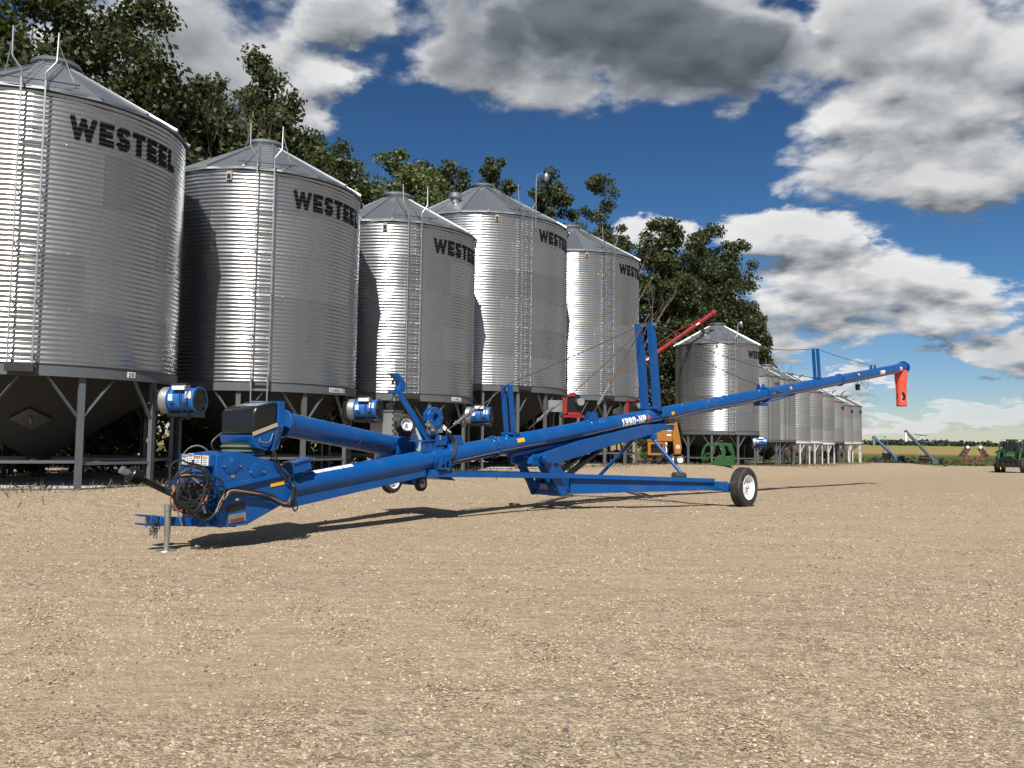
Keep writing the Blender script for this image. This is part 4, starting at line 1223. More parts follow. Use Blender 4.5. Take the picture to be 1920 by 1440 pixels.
# ---- masts, stays
def post_pair(a, h, gap, w, foot=.12, name='mast'):
    m_ = []
    for s in (-1, 1):
        p0 = ax(a, s * gap / 2, TR * .75); p1 = p0 + tup * h
        m_.append(MB().beam(p0, p1, w, w, (0, 1, 0)).build(name, BL, auger, .008))
    MB().beam(ax(a, -gap / 2 - w * .5, TR + .02), ax(a, gap / 2 + w * .5, TR + .02), .26, .05).build(name + '_foot', BL, auger, .005)
    return ax(a) + tup * (TR * .75 + h)
tm = post_pair(11.42, 2.02, .33, .15)
MB().beam(tm + Vector((0, .3, -.05)), tm + Vector((0, -.3, -.05)), .05, .05).build('mast_pin', MT['steel'], auger)
t1 = post_pair(6.62, .98, .18, .075, name='stay_post')
MB().beam(t1 + Vector((0, .11, -.02)), t1 + Vector((0, -.11, -.02)), .05, .05).build('post_cap', BL, auger)
t2 = post_pair(20.85, .98, .14, .085, name='stay_post')
def bracket(a, h=.17, l=.34):
    c = ax(a, 0, TR)
    b = MB()
    for s in (-1, 1): b.prism([(c.x - l / 2, c.z - .03), (c.x + l / 2, c.z + .02), (c.x + l * .3, c.z + h), (c.x - l * .1, c.z + h)], s * .07 - .006, s * .07 + .006)
    b.build('cable_bracket', BL, auger)
    return c + Vector((.05, 0, h * .7))
b1_, b2_, b3_, b4_ = bracket(9.13), bracket(16.95, .14, .28), bracket(25.7, .14, .28), bracket(5.15)
bw = ax(7.05, 0, TR + .06)
def cable(p, q, s, sag=.05, r=.0095):
    pts = [lerp(p, q, t) + Vector((0, -s, -sag * 4 * t * (1 - t))) for t in (0, .2, .4, .6, .8, 1)]
    MB().path(pts, r, 6).build('stay_cable', MT['cable'], auger)
def turnbuckle(p, q, t, s):
    d = (q - p).normalized(); c = lerp(p, q, t) + Vector((0, -s, 0))
    b = MB().tube(c - d * .30, c + d * .30, .024, 8)
    for k in (-.2, 0, .2): b.box(c + d * k, (.10, .03, .05))
    b.build('turnbuckle', MT['steel'], auger)
crane_b = A(838, 806)
cable(crane_b, t1, .0); cable(t1, tm, .0, .03)
turnbuckle(crane_b, t1, .28, 0)
cable(bw, tm, .08, .08); turnbuckle(bw, tm, .12, .08)
cable(b1_, tm, .0, .03); turnbuckle(b1_, tm, .2, 0)
cable(tm, t2, .05, .25); cable(t2, b3_, .05, .05)
cable(tm, b2_, -.05, .12); cable(tm, ax(20.6, 0, TR + .04), .0, .2)
# collar with diagonal struts at the third joint
MB().tube(ax(17.14), ax(17.26), TR + .05, 28).build('collar', BL, auger, .004)
for s in (-1, 1):
    MB().beam(ax(17.2, s * .2, .12), ax(18.9, s * .12, -.12), .03, .04).build('collar_strut', BL, auger)
    MB().beam(ax(17.2, s * .18, -.2), ax(19.0, s * .1, -.16), .03, .04).build('collar_strut', BL, auger)
MB().box(ax(16.95, 0, -TR - .08), (.5, .2, .1)).build('collar_block', MT['blue'], auger, .01)

# ---- undercarriage
def wheel(parent, c, axis, R, w, rim_r, name='wheel', lugs=0, rim='white_paint', tread=True):
    """rim with its tyre; axis points out of the dished face"""
    axis = Vector(axis).normalized(); q = Vector((0, 0, 1)).rotation_difference(axis).to_matrix().to_4x4()
    M = Matrix.Translation(c) @ q
    h = w / 2
    rm = MB().lathe([(.0, h * .45), (rim_r * .22, h * .45), (rim_r * .24, h * .38), (rim_r * .58, h * .30), (rim_r * .74, h * .18), (rim_r * .86, h * .42), (rim_r * .92, h * .86), (rim_r * 1.02, h * .98), (rim_r * 1.04, h * .92), (rim_r * .96, h * .80), (rim_r * .96, -h * .8), (rim_r * 1.04, -h * .92), (rim_r * .9, -h * .9), (rim_r * .8, -h * .3), (0.0, -h * .2)], 36, M)
    wo_ = rm.build(name, MT[rim], parent, angle=30)
    sw = (R - rim_r)
    prof = [(rim_r * 1.0, h * .86), (rim_r + sw * .18, h * 1.0), (rim_r + sw * .55, h * 1.05), (rim_r + sw * .85, h * .95), (R - .012, h * .80), (R, h * .66)]
    if tread:
        g = .012
        for x in (.42, .14, -.14, -.42): prof += [(R + .002, h * (x + .06)), (R - g, h * (x + .05)), (R - g, h * (x - .05)), (R + .002, h * (x - .06))]
    prof += [(R, -h * .66), (R - .012, -h * .80), (rim_r + sw * .85, -h * .95), (rim_r + sw * .55, -h * 1.05), (rim_r + sw * .18, -h * 1.0), (rim_r, -h * .86)]
    t = MB().lathe(prof, 56, M)
    if lugs:
        for k in range(lugs):
            for sd in (-1, 1):
                a = 2 * math.pi * (k + (.5 if sd > 0 else 0)) / lugs
                d0 = Vector((math.cos(a), math.sin(a), 0)); d1 = Vector((math.cos(a + .22), math.sin(a + .22), 0))
                p0 = d0 * (R - .01) + Vector((0, 0, sd * h * .95)); p1 = d1 * (R + .012) + Vector((0, 0, sd * h * .05))
                t.beam(M @ p0, M @ p1, R * .075, R * .07, q.to_3x3() @ (d0))
    t.build('tyre', MT['black_rubber'], wo_, angle=28)
    hb = MB().lathe([(0., h * .9), (rim_r * .13, h * .9), (rim_r * .16, h * .82), (rim_r * .18, h * .4)], 18, M)
    for k in range(6):
        a = k * math.pi / 3
        hb.lathe([(0., h * .46), (rim_r * .05, h * .46), (rim_r * .05, h * .3)], 6, M @ Matrix.Translation((rim_r * .42 * math.cos(a), rim_r * .42 * math.sin(a), 0)))
    hb.build('hub', MT['steel'], wo_)
    return wo_
NW = Vector((11.36, -2.34, .15 + .405)); FW = Vector((11.1, 2.42, .12 + .405))
wheel(auger, NW, (0, -1, 0), .42, .25, .25)
wheel(auger, FW, (0, 1, 0), .42, .25, .25)
AXZ = .60
MB().beam((11.15, -2.02, AXZ - .02), (11.15, 2.10, AXZ - .02), .15, .15).build('axle', BL, auger, .008)
for c, s in ((NW, 1), (FW, -1)):
    MB().tube((c.x, c.y + s * .42, c.z), (c.x, c.y + s * .05, c.z), .04, 14).build('stub_axle', MT['blue'], auger)
    MB().beam((11.2, -2.12 * s, c.z), (11.2, -1.7 * s, c.z), .22, .17).build('stub_sleeve', BL, auger, .008)
# arms from the front pivot out to each wheel: deep at the pivot, shallow at the wheel
fp = A(1032, 917, .38)
for s in (1, -1):
    p0 = Vector((7.9, -s * .42, .60)); p1 = Vector((11.28, -s * 1.98, AXZ - .02))
    MB().beam(p0, p1, .10, .30, (0, 0, 1), None, .17).build('wheel_arm', BL, auger, .008)
    # reach tube from the clamp under the main tube to the wheel end
    q0 = Vector((4.55, -s * .17, .90)); q1 = Vector((7.95, -s * .47, .80))
    MB().beam(q0, q1, .075, .10).build('reach_tube', BL, auger, .006)
    q2 = Vector((10.9, -s * 1.9, .69))
    MB().beam(q1 - (q1 - q0).normalized() * .25 + Vector((0, -s * .012, 0)), q2, .05, .085).build('reach_tube', BL, auger, .006)
tk_ = MB().beam((8.2, -.55, .655), (8.2, .55, .655), .12, .1)
tk_.build('cross_member', BL, auger, .006)
# vertical pivot frame: two leaning plates each side
for s in (1, -1):
    y = -s * .36
    MB().prism([(7.06, 1.20), (7.24, 1.24), (7.78, .62), (7.90, .44), (7.68, .40), (7.52, .66)], y - .03, y + .03).build('pivot_plate', BL, auger, .008)
    MB().prism([(7.50, 1.20), (7.62, 1.20), (8.14, .70), (8.22, .52), (8.04, .50)], y * .55 - .025, y * .55 + .025).build('pivot_plate', BL, auger, .008)
MB().tube((7.2, -.46, 1.14), (7.2, .46, 1.14), .085, 18).build('pivot_pin', BL, auger)
MB().beam((7.80, -.40, .46), (7.80, .40, .46), .16, .10).build('pivot_base', MT['blue'], auger, .02)
# lift arm pair running up to the track
lo, up_ = Vector((7.2, 0, 1.13)), Vector((11.85, 0, 1.95))
LA = poly([(993, 870), (996, 857), (1086, 827), (1209, 797), (1249, 794), (1247, 805), (1226, 814), (1125, 842), (1094, 854), (1018, 876)], .25)
for s in (1, -1): MB().prism(LA, -s * .22 - .045, -s * .22 + .045).build('lift_arm', BL, auger, .01)
MB().box((11.85, 0, 1.98), (.24, .62, .12)).build('lift_roller_block', MT['dark_steel'], auger, .02)
MB().box(ax(11.75, 0, -TR - .12), (.55, .5, .12)).build('track_shoe', BL, auger, .01)
for s in (1, -1):
    MB().tube((8.0, -s * .14, .72), (9.25, -s * .16, 1.32), .062, 16).build('lift_cylinder', MT['black_plastic'], auger)
    MB().tube((9.2, -s * .16, 1.295), (9.75, -s * .17, 1.54), .03, 12).build('cylinder_rod', MT['steel'], auger)
# diagonal struts from the lift arm to the axle
st = Vector((11.12, 0, 1.60))
for s, e in ((1, A(1282, 895, 1.12)), (-1, Vector((11.1, 1.22, .66)))):
    MB().tube(st + Vector((0, -s * .2, 0)), (11.1, e.y, .67), .04, 12).build('axle_strut', BL, auger)
MB().box(st, (.16, .62, .12)).build('strut_block', BL, auger, .01)
rp_ = Vector((11.02, -.98, .75))
MB().lathe([(0., -.15), (.065, -.15), (.078, -.13), (.078, .13), (.065, .15), (0, .15)], 20, Matrix.Translation(rp_) @ Matrix.Rotation(R_(90), 4, 'X') @ Matrix.Rotation(R_(10), 4, 'Y')).build('rubber_roller', MT['black_rubber'], auger)

# ---- boot, drive housing, hitch
SB = .42
P_boot = poly([(407, 916), (520, 893), (545, 893), (551, 934), (463, 984), (411, 990), (409, 955)], SB)
MB().prism(P_boot, -SB, SB * .9).build('boot', BL, auger, .012)
P_drv = poly([(405, 853), (447, 847), (523, 869), (546, 892), (407, 919), (404, 880)], SB)
MB().prism(P_drv, -SB - .012, SB * .9).build('drive_housing', BL, auger, .012)
P_shadowlip = poly([(405, 911), (535, 884), (536, 891), (405, 921)], SB)
MB().prism(P_shadowlip, -SB - .05, -SB).build('housing_lip', BL, auger, .006)
AF = min(q[0] for q in P_drv)                       # plane of the end that faces the hitch
zt_, zl_ = A(405, 853, SB).z, A(405, 875, SB).z
sh = MB().box((AF - .03, .02, (zt_ + zl_) / 2), (.08, .82, zt_ - zl_)).build('sticker_shelf', BL, auger, .008)
for k, (y0, y1, dz, red) in enumerate(((-.36, -.20, 0, 2), (-.16, .0, 0, 1), (.04, .18, .02, 0), (.21, .35, 0, 0))):
    c = Vector((AF - .073, (y0 + y1) / 2, (zt_ + zl_) / 2 + dz)); w_ = y1 - y0; hh = (zt_ - zl_) * .84
    stk = MB().box(c, (.005, w_, hh)).build('warning_sticker', MT['sticker'], auger)
    hdm = 'yellow' if red == 2 else ('sticker_red' if red else 'sticker_ink')
    MB().box(c + Vector((-.004, 0, hh * .36)), (.003, w_ * .86, .022)).build('print_band', MT[hdm], stk)
    for j in range(4): MB().box(c + Vector((-.004, 0, hh * .18 - .024 * j)), (.003, w_ * (.74 - .12 * (j % 2)), .007)).build('print_line', MT['sticker_ink'], stk)
gc = MB().box((AF - .02, .06, A(405, 922, SB).z), (.10, .70, .62)).build('gear_case', BL, auger, .012)
for k in range(3): MB().box((AF - .075, -.08, A(405, 905 + 16 * k, SB).z), (.02, .40, .022)).build('rib', BL, gc)
MB().box((AF + .05, 0, A(405, 975, SB).z), (.3, .5, .2)).build('frame_mount', BL, auger, .01)
def face_plate(name, x0, x1, y0, y1, s, mat, rot=0., parent=auger, th=.008):
    a0, a1 = A(x0, y1, s), A(x1, y0, s)
    c = ((a0.x + a1.x) / 2, -s, (a0.z + a1.z) / 2)
    return MB().box(c, (a1.x - a0.x, th, a1.z - a0.z), Matrix.Rotation(rot, 3, 'Y')).build(name, MT[mat], parent), Vector(c)
o_, c_ = face_plate('sale_sticker', 427, 440, 857, 869, SB + .02, 'sticker', R_(-9))
for j in range(2): MB().box(c_ + Vector((-.003, -.006, .018 - .028 * j)), (.06, .003, .012), Matrix.Rotation(R_(-9), 3, 'Y')).build('print_line', MT['sticker_ink'], o_)
face_plate('serial_plate', 433, 440.5, 890, 896.5, SB + .02, 'pipe')
face_plate('reflector', 507, 534, 903, 911, SB + .006, 'yellow', R_(-9))
face_plate('white_tag', 441, 448, 934, 939, SB + .006, 'sticker')
# round covers with wing bolts
for (x, y, r) in ((434, 871, .125), (481, 882, .105)):
    c = A(x, y, SB + .012)
    MB().lathe([(r, 0), (r, .010), (r - .008, .014), (0, .014)], 28, Matrix.Translation(c) @ Matrix.Rotation(R_(90), 4, 'X')).build('round_cover', BL, auger)
    for k in (-1, 1): MB().tube(c + Vector((k * r * .95, 0, -.02)), c + Vector((k * r * .95, -.035, -.02)), .012, 8).build('wing_bolt', MT['steel'], auger)
# lower windows of the boot
face_plate('boot_window', 424, 460, 944, 958, SB + .004, 'black_plastic', R_(-10))
w_, c_ = face_plate('boot_door', 428, 461, 962, 980, SB + .006, 'steel', R_(-6))
MB().box(c_ + Vector((0, -.006, -.03)), (.2, .004, .045), Matrix.Rotation(R_(-6), 3, 'Y')).build('rust_patch', MT['rust_red'], w_)
# document box on the tube
bx0 = A(558, 872, .12)
db = MB().box(bx0 + Vector((0, 0, -.02)), (.30, .26, .15), Matrix.Rotation(R_(-14), 3, 'Y')).build('tool_box', BL, auger, .008)
MB().box(bx0 + Vector((.0, 0, .065)), (.33, .30, .03), Matrix.Rotation(R_(-14), 3, 'Y')).build('box_lid', BL, db, .006)
MB().beam(bx0 + Vector((0, 0, -.1)), ax(bx0.x, 0, .1), .18, .1).build('box_bracket', BL, auger)
# hitch
MB().beam(A(296, 977), A(440, 980), .13, .115).build('hitch_beam', BL, auger, .008)
for dz in (-.055, .055):
    p = A(300, 977) + Vector((0, 0, dz)); q = A(256, 974) + Vector((0, 0, dz))
    MB().beam(p, q, .10, .022).build('hitch_jaw', BL, auger, .005)
MB().box(A(286, 976), (.10, .12, .13)).build('hitch_block', BL, auger, .008)
MB().tube(A(274, 965), A(274, 988), .014, 8).build('hitch_pin', MT['steel'], auger)
ch = MB()
for k in range(9):
    a = k * .75; c = A(290, 978 + 3 * (k % 4), .10) + Vector((.05 * math.sin(a * 2), 0, -.012 * k))
    ch.lathe([(.018, -.005), (.027, -.005), (.027, .005), (.018, .005)], 10, Matrix.Translation(c) @ Matrix.Rotation(a, 4, 'Y') @ Matrix.Rotation(R_(60 + 60 * (k % 2)), 4, 'X'), closed=True)
ch.build('safety_chain', MT['dark_steel'], auger)
MB().tube(A(291, 990, .06), A(291, 1010, .06), .028, 8).build('chain_hook', MT['galv_dull'], auger)
# jack
jk = Vector((-.02, -.10, 0))
j0 = A(312, 1028, .10); jx = j0.x
jt = A(312, 955, .10)
MB().tube((jx, -.10, .22), (jx, -.10, jt.z + .02), .042, 16).tube((jx, -.10, jt.z - .02), (jx, -.10, jt.z + .06), .05, 12).build('jack', MT['steel'], auger)
MB().tube((jx, -.10, .015), (jx, -.10, .30), .034, 14).build('jack_leg', MT['steel'], auger)
MB().lathe([(0, .03), (.05, .03), (.13, .012), (.135, .0), (0, .0)], 24, Matrix.Translation((jx, -.10, 0.005))).build('jack_foot', MT['steel'], auger)
MB().path([(jx, -.10, jt.z + .05), (jx + .06, -.12, jt.z + .055), (jx + .10, -.16, jt.z - .02), (jx + .17, -.17, jt.z - .22)], .011, 6).build('jack_crank', MT['steel'], auger)
# drive shaft
d0, d1 = A(352, 940, .05), A(262, 897, .05)
MB().tube(d0, lerp(d0, d1, .32), .07, 14, .05).build('gearbox_shield', MT['dark_steel'], auger)
MB().tube(lerp(d0, d1, .25), d1, .042, 14).build('drive_shaft', MT['black_plastic'], auger)
ds = MB(); dd = (d1 - d0).normalized()
q = Vector((0, 0, 1)).rotation_difference(dd).to_matrix().to_4x4()
prof = [(.05, -.03)]
for k in range(6): prof += [(.085 + .004 * k, .01 + .026 * k), (.098 + .004 * k, .018 + .026 * k), (.085 + .004 * k, .026 + .026 * k)]
prof += [(.095, .18), (.06, .185), (.0, .185)]
MB().lathe(prof, 22, Matrix.Translation(d1 - dd * .02) @ q).build('shaft_bell', MT['black_plastic'], auger)
e0 = d1 + dd * .16
MB().tube(e0, e0 + dd * .10, .042, 14).tube(e0 + dd * .08, e0 + dd * .11, .05, 12).build('shaft_yoke', MT['galv_dull'], auger)
g0 = A(326, 930, .05)
MB().lathe([(0, -.10), (.09, -.10), (.10, 0), (.09, .10), (0, .10)], 16, Matrix.Translation(A(345, 940, .05)) @ q).build('gearbox', MT['dark_steel'], auger)
MB().beam(A(312, 915, .2), A(338, 894, .2), .05, .04).build('shaft_rest', BL, auger, .004)

# hydraulic hoses coiled at the drive end
r3 = random.Random(21)
def spline(P, n=8):
    P = [Vector(p) for p in P]; out = []
    for i in range(len(P) - 1):
        a, b, c, d = P[max(i - 1, 0)], P[i], P[i + 1], P[min(i + 2, len(P) - 1)]
        for k in range(n):
            t = k / n
            out.append(.5 * ((2 * b) + (c - a) * t + (2 * a - 5 * b + 4 * c - d) * t * t + (3 * b - a - 3 * c + d) * t ** 3))
    return out + [P[-1]]
for k in range(11):
    cx, cy = 366 + r3.uniform(-16, 16), 918 + r3.uniform(-12, 14); rx, ry = r3.uniform(22, 44), r3.uniform(24, 46); ph = r3.uniform(0, 6)
    P = []; turn = r3.uniform(.55, 1.2)
    for i in range(13):
        q_ = ph + i / 12 * 2 * math.pi * turn
        w_ = 1 + .14 * math.sin(i * 1.7 + k)
        P.append(A(cx + rx * w_ * math.cos(q_), cy + ry * w_ * math.sin(q_), .30 + .035 * k + .03 * math.sin(i * .9 + k)))
    MB().path(spline(P, 6), .0125, 6).build('coiled_hose', MT['hose_red'] if k == 5 else MT['hose'], auger)
MB().box((AF - .16, -.06, A(372, 925, SB).z), (.20, .34, .26)).build('dark_filler', MT['dark_steel'], auger, .02)  # dark box added only as dark mass behind the hoses
MB().box((AF - .14, .16, A(372, 940, SB).z), (.18, .2, .34)).build('dark_filler_block', MT['dark_steel'], auger, .015)  # second box added for the same dark mass
for k in range(6):
    x0, y0 = r3.uniform(330, 372), r3.uniform(880, 935); x1, y1 = r3.uniform(385, 425), r3.uniform(930, 968)
    MB().path(spline([A(x0, y0, .40), A((x0 * 2 + x1) / 3 - 8, y0 + 25, .52), A((x0 + 2 * x1) / 3, y1 + 6, .54), A(x1, y1, .48)], 7), .012, 6).build('hose_run', MT['hose'], auger)
bund = [(352, 955), (365, 968), (395, 966), (412, 950), (420, 930), (438, 920), (470, 922), (505, 927), (530, 944), (545, 938), (552, 910)]
for k in range(5):
    P = [A(x + r3.uniform(-3, 3), y + r3.uniform(-2.5, 2.5) + k * .8, SB + .035 + .014 * k) for x, y in bund]
    MB().path(spline(P, 5), .011, 6).build('hose_run', MT['hose_red'] if k == 2 else MT['hose'], auger)
for (pl, s) in (([(352, 938), (350, 905), (358, 880), (362, 862)], .3), ([(340, 950), (352, 925), (380, 905), (405, 912), (414, 935)], .5), ([(524, 800), (520, 830), (512, 850), (518, 872), (532, 895), (548, 905)], .48), ([(528, 802), (516, 838), (520, 862), (536, 888), (550, 893)], .5),
                ([(552, 905), (556, 925), (548, 945), (553, 958), (558, 950), (553, 935)], .46), ([(415, 812), (398, 828), (400, 843), (416, 846)], .3), ([(548, 890), (553, 915), (545, 940)], .47)):
    MB().path(spline([A(x, y, s) for x, y in pl], 6), .012, 6).build('hose_run', MT['hose'], auger)
P = [A(378, 935, .55), A(381, 947, .56), A(384, 962, .56)]
MB().path(P, [.012, .018, .02], 8).build('hose_coupler', MT['galv_dull'], auger)

# ---- swing hopper conveyor: black cover, tube, hopper with wheels
SC = .40
Pc = poly([(473, 817), (474, 775), (480, 762), (518, 754), (524, 757), (521, 799)], SC)
co = MB().prism(Pc, -SC, SC + .06).build('intake_cover', MT['black_plastic'], auger, .06)
co.modifiers[0].segments = 4
P_lo = poly([(473, 817), (522, 799), (514, 830), (500, 846), (479, 839), (475, 828)], SC + .01)
MB().prism(P_lo, -SC - .01, SC + .07).build('intake_box', BL, auger, .01)
seal = A(474, 814, SC + .02), A(520, 796, SC + .02)
MB().beam(seal[0], seal[1], .012, .05).build('seal_strip', MT['tan_strip'], auger)
P_pl = poly([(522, 752), (534, 753), (533, 793), (522, 842), (508, 846), (521, 800)], SC + .02)
MB().prism(P_pl, -SC - .03, SC + .05).build('end_plate', BL, auger, .008)
sock_c = A(455, 839, -.02)
MB().lathe([(.26, -.08), (.30, -.05), (.27, -.02), (.31, .01), (.27, .04), (.29, .07)], 28, Matrix.Translation(sock_c)).build('canvas_sock', MT['canvas'], auger)
MB().lathe([(.30, -.10), (.30, -.08), (.24, -.08)], 28, Matrix.Translation(sock_c)).build('turntable_ring', BL, auger)
MB().path(spline([A(487, 822, SC + .03), A(488, 828, SC + .05), A(505, 828, SC + .05), A(512, 812, SC + .03)], 5), .009, 6).build('handle', MT['steel'], auger)
sl0, sl1 = A(528, 794, -.02), A(737, 837, -.75)
sdv = (sl1 - sl0).normalized()
MB().tube(sl0, sl1, .178, 40).build('swing_tube', BL, auger)
MB().tube(sl0 - sdv * .02, sl0 + sdv * .05, .205, 32).build('swing_flange', BL, auger, .004)
for t in (.42,): MB().tube(lerp(sl0, sl1, t), lerp(sl0, sl1, t) + sdv * .02, .181, 40).build('weld_seam', BL, auger)
# electric cord looped along that tube
cp = []
for i in range(13):
    t = .55 + .40 * i / 12
    cp.append(lerp(sl0, sl1, t) + Vector((0, -.185, -.06 + .03 * math.sin(i * 1.1) - (.07 if i < 2 else 0))))
MB().path(spline(cp, 4), .014, 6).build('tube_cord', MT['hose'], auger)
# hopper end behind the main tube
e1 = sl1
MB().prism([(e1.x - .10, e1.z - .25), (e1.x + .30, e1.z - .25), (e1.x + .34, e1.z + .06), (e1.x + .05, e1.z + .20), (e1.x - .10, e1.z + .16)], .50, 1.05).build('hopper_end', BL, auger, .01)
MB().add([(e1.x + .2, .45, e1.z - .5), (e1.x + 1.25, .45, e1.z - .62), (e1.x + 1.25, 1.5, e1.z - .62), (e1.x + .2, 1.5, e1.z - .5), (e1.x + .25, .6, e1.z - .2), (e1.x + 1.0, .6, e1.z - .35), (e1.x + 1.0, 1.35, e1.z - .35), (e1.x + .25, 1.35, e1.z - .2)],
         [(0, 1, 2, 3), (4, 5, 6, 7), (0, 1, 5, 4), (1, 2, 6, 5), (2, 3, 7, 6), (3, 0, 4, 7)]).build('swing_hopper', MT['blue'], auger, .01)
MB().prism([(e1.x + .22, e1.z + .02), (e1.x + .52, e1.z - .1), (e1.x + .62, e1.z + .32), (e1.x + .40, e1.z + .34)], .62, .65).build('clear_flap', MT['clear_sheet'], auger)
toC = Vector((-.25, -.95, .05))
w1 = A(760, 797, -.55); wheel(auger, w1, toC, .185, .13, .105, lugs=11, tread=False)
w2 = A(734, 902, -.85); wheel(auger, w2, Vector((.1, -1, 0)), .205, .15, .125, lugs=11, tread=False)
w3 = A(789, 907, -.85); wheel(auger, w3, Vector((.15, -.98, 0)), .135, .10, .075, lugs=0, tread=False)
MB().beam(w1 + Vector((-.02, .1, 0)), w1 + Vector((.05, .2, -.45)), .07, .07).build('wheel_arm', BL, auger, .005)
MB().beam(w2 + Vector((0, .12, 0)), w3 + Vector((0, .1, 0)), .08, .07).build('mover_axle', MT['blue'], auger, .005)
MB().beam(w2 + Vector((.2, .12, 0)), w2 + Vector((.2, .15, .4)), .1, .1).build('mover_leg', MT['blue'], auger, .005)
MB().box((w3.x - .05, w3.y + .12, w3.z + .12), (.36, .3, .26)).build('mover_drive', MT['blue'], auger, .02)

# ---- crane arm with winch holding the swing hopper
cb = A(812, 838, .05); ct = A(748, 738, .05)
for s in (-.05, .06):
    MB().beam(A(812, 838, s), A(748, 738, s), .03, .11, (0, 0, 1)).build('crane_arm', BL, auger, .006)
MB().beam(A(772, 772, .02), A(803, 836, .02), .07, .065).build('crane_brace', BL, auger, .006)
hp = [(728, 699), (743, 700), (751, 708), (757, 719), (756, 734), (747, 738), (742, 732), (746, 723), (745, 715), (737, 707)]
ph_ = poly(hp, .0)
MB().prism(ph_, -.06, .06).build('crane_head', BL, auger, .012)
MB().tube(A(736, 712, .02), A(737, 719, .02), .022, 8).build('head_roller', MT['dark_steel'], auger)
MB().prism(poly([(738, 733), (751, 732), (750, 738), (738, 738)], .08), -.08, .08).build('head_plate', BL, auger, .006)
lc = MB()
for k in range(14):
    c = A(739 + (3 if k % 2 else 0) - .15 * k, 741 + 5.6 * k, .0 - .02 * k)
    lc.lathe([(.016, -.006), (.028, -.006), (.028, .006), (.016, .006)], 10, Matrix.Translation(c) @ Matrix.Rotation(R_(90 * (k % 2)), 4, 'Z') @ Matrix.Rotation(R_(90), 4, 'X'), closed=True)
lc.build('lift_chain', MT['dark_steel'], auger)
hk = A(731, 762, -.02)
MB().tube(hk + Vector((0, -.02, 0)), hk + Vector((0, .03, 0)), .055, 18).tube(hk + Vector((0, 0, .03)), A(738, 741, 0), .012, 6).build('pulley_block', MT['dark_steel'], auger)
MB().tube(A(739, 742, .02), A(739, 752, .02), .022, 8).build('swivel', MT['galv_dull'], auger)
wc = A(812, 783, .06)
Mw = Matrix.Translation(wc) @ Matrix.Rotation(R_(90), 4, 'X')
MB().lathe([(0, -.07), (.175, -.07), (.185, -.06), (.185, .06), (.175, .07), (.07, .07), (.07, .0), (0, .0)], 9, Mw).build('winch_drum', BL, auger, .004)
for k in range(7):
    a = k * .9
    MB().tube(wc + Vector((.12 * math.cos(a), -.06, .12 * math.sin(a))), wc + Vector((.12 * math.cos(a), -.085, .12 * math.sin(a))), .009, 6).build('bolt', MT['steel'], auger)
MB().beam(wc + Vector((.13, 0, -.02)), wc + Vector((.02, 0, -.32)), .12, .10).build('winch_mount', BL, auger, .006)
gp = MB().beam(A(800, 792, .17), A(815, 811, .17), .02, .12, (0, 0, 1)).build('gear_plate', MT['grey_paint'], auger, .01)
for (x, y) in ((804, 797), (811, 806)): MB().tube(A(x, y, .18), A(x, y, .21), .022, 8).build('bolt', MT['steel'], gp)
MB().box(A(831, 802, .05), (.09, .06, .07), Matrix.Rotation(R_(35), 3, 'Y')).build('winch_label', MT['sticker'], auger)
MB().box(A(822, 808, .08), (.10, .10, .06)).build('motor_mount', MT['galv_dull'], auger)
MB().tube(A(838, 806, .0), A(845, 812, .05), .03, 10).build('cable_clamp', MT['steel'], auger)
MB().tube(A(825, 816, .12), A(825, 825, .12), .02, 8).build('valve', MT['galv_dull'], auger)
MB().box(A(822, 826, .05), (.26, .16, .16)).build('manifold', BL, auger, .008)
# clamp halves round the main tube
for (x0, w_, dz) in ((4.55, .20, 0), (4.95, .12, 0)):
    MB().tube(ax(x0), ax(x0 + w_), TR + .022, 32).build('clamp_band', BL, auger, .004)
for k in range(4): MB().prism([(4.32 + .12 * k, 1.26), (4.43 + .12 * k, 1.28), (4.45 + .12 * k, 1.44), (4.28 + .12 * k, 1.43)], -.1 - .008, -.1 + .008).build('gusset', BL, auger)
MB().beam((4.22, 0, 1.45), (4.88, 0, 1.48), .26, .025).build('crane_base', BL, auger, .004)
for k in range(3): MB().box((4.62 + .10 * k, -TR - .04, 1.10 + .014 * k), (.02, .10, .2)).build('clamp_gusset', BL, auger)
MB().box((4.7, -TR - .05, .99), (.3, .10, .03)).build('clamp_foot', BL, auger)
MB().beam((4.55, -.2, .9), (4.55, .2, .9), .16, .14).build('reach_mount', BL, auger, .006)
P = [A(838, 812, .06), A(850, 828, .1), A(851, 845, .16), A(846, 858, .2), A(835, 866, .22), A(818, 878, .22)]
for k in range(3): MB().path(spline([p + Vector((.015 * k, -.012 * k, .006 * k)) for p in P], 6), .0115, 6).build('hose_run', MT['hose'], auger)
# ------------------------------------------------------------------ green grapple bucket standing by the sixth bin
gpos = at_depth(1345, 880, 45.2)
gr = thing('grapple_bucket', 'green loader grapple bucket standing on the gravel before the sixth bin', 'grapple', (gpos[0], gpos[1], gzf(gpos[0], gpos[1])), R_(-13))
GP = MT['green_paint']
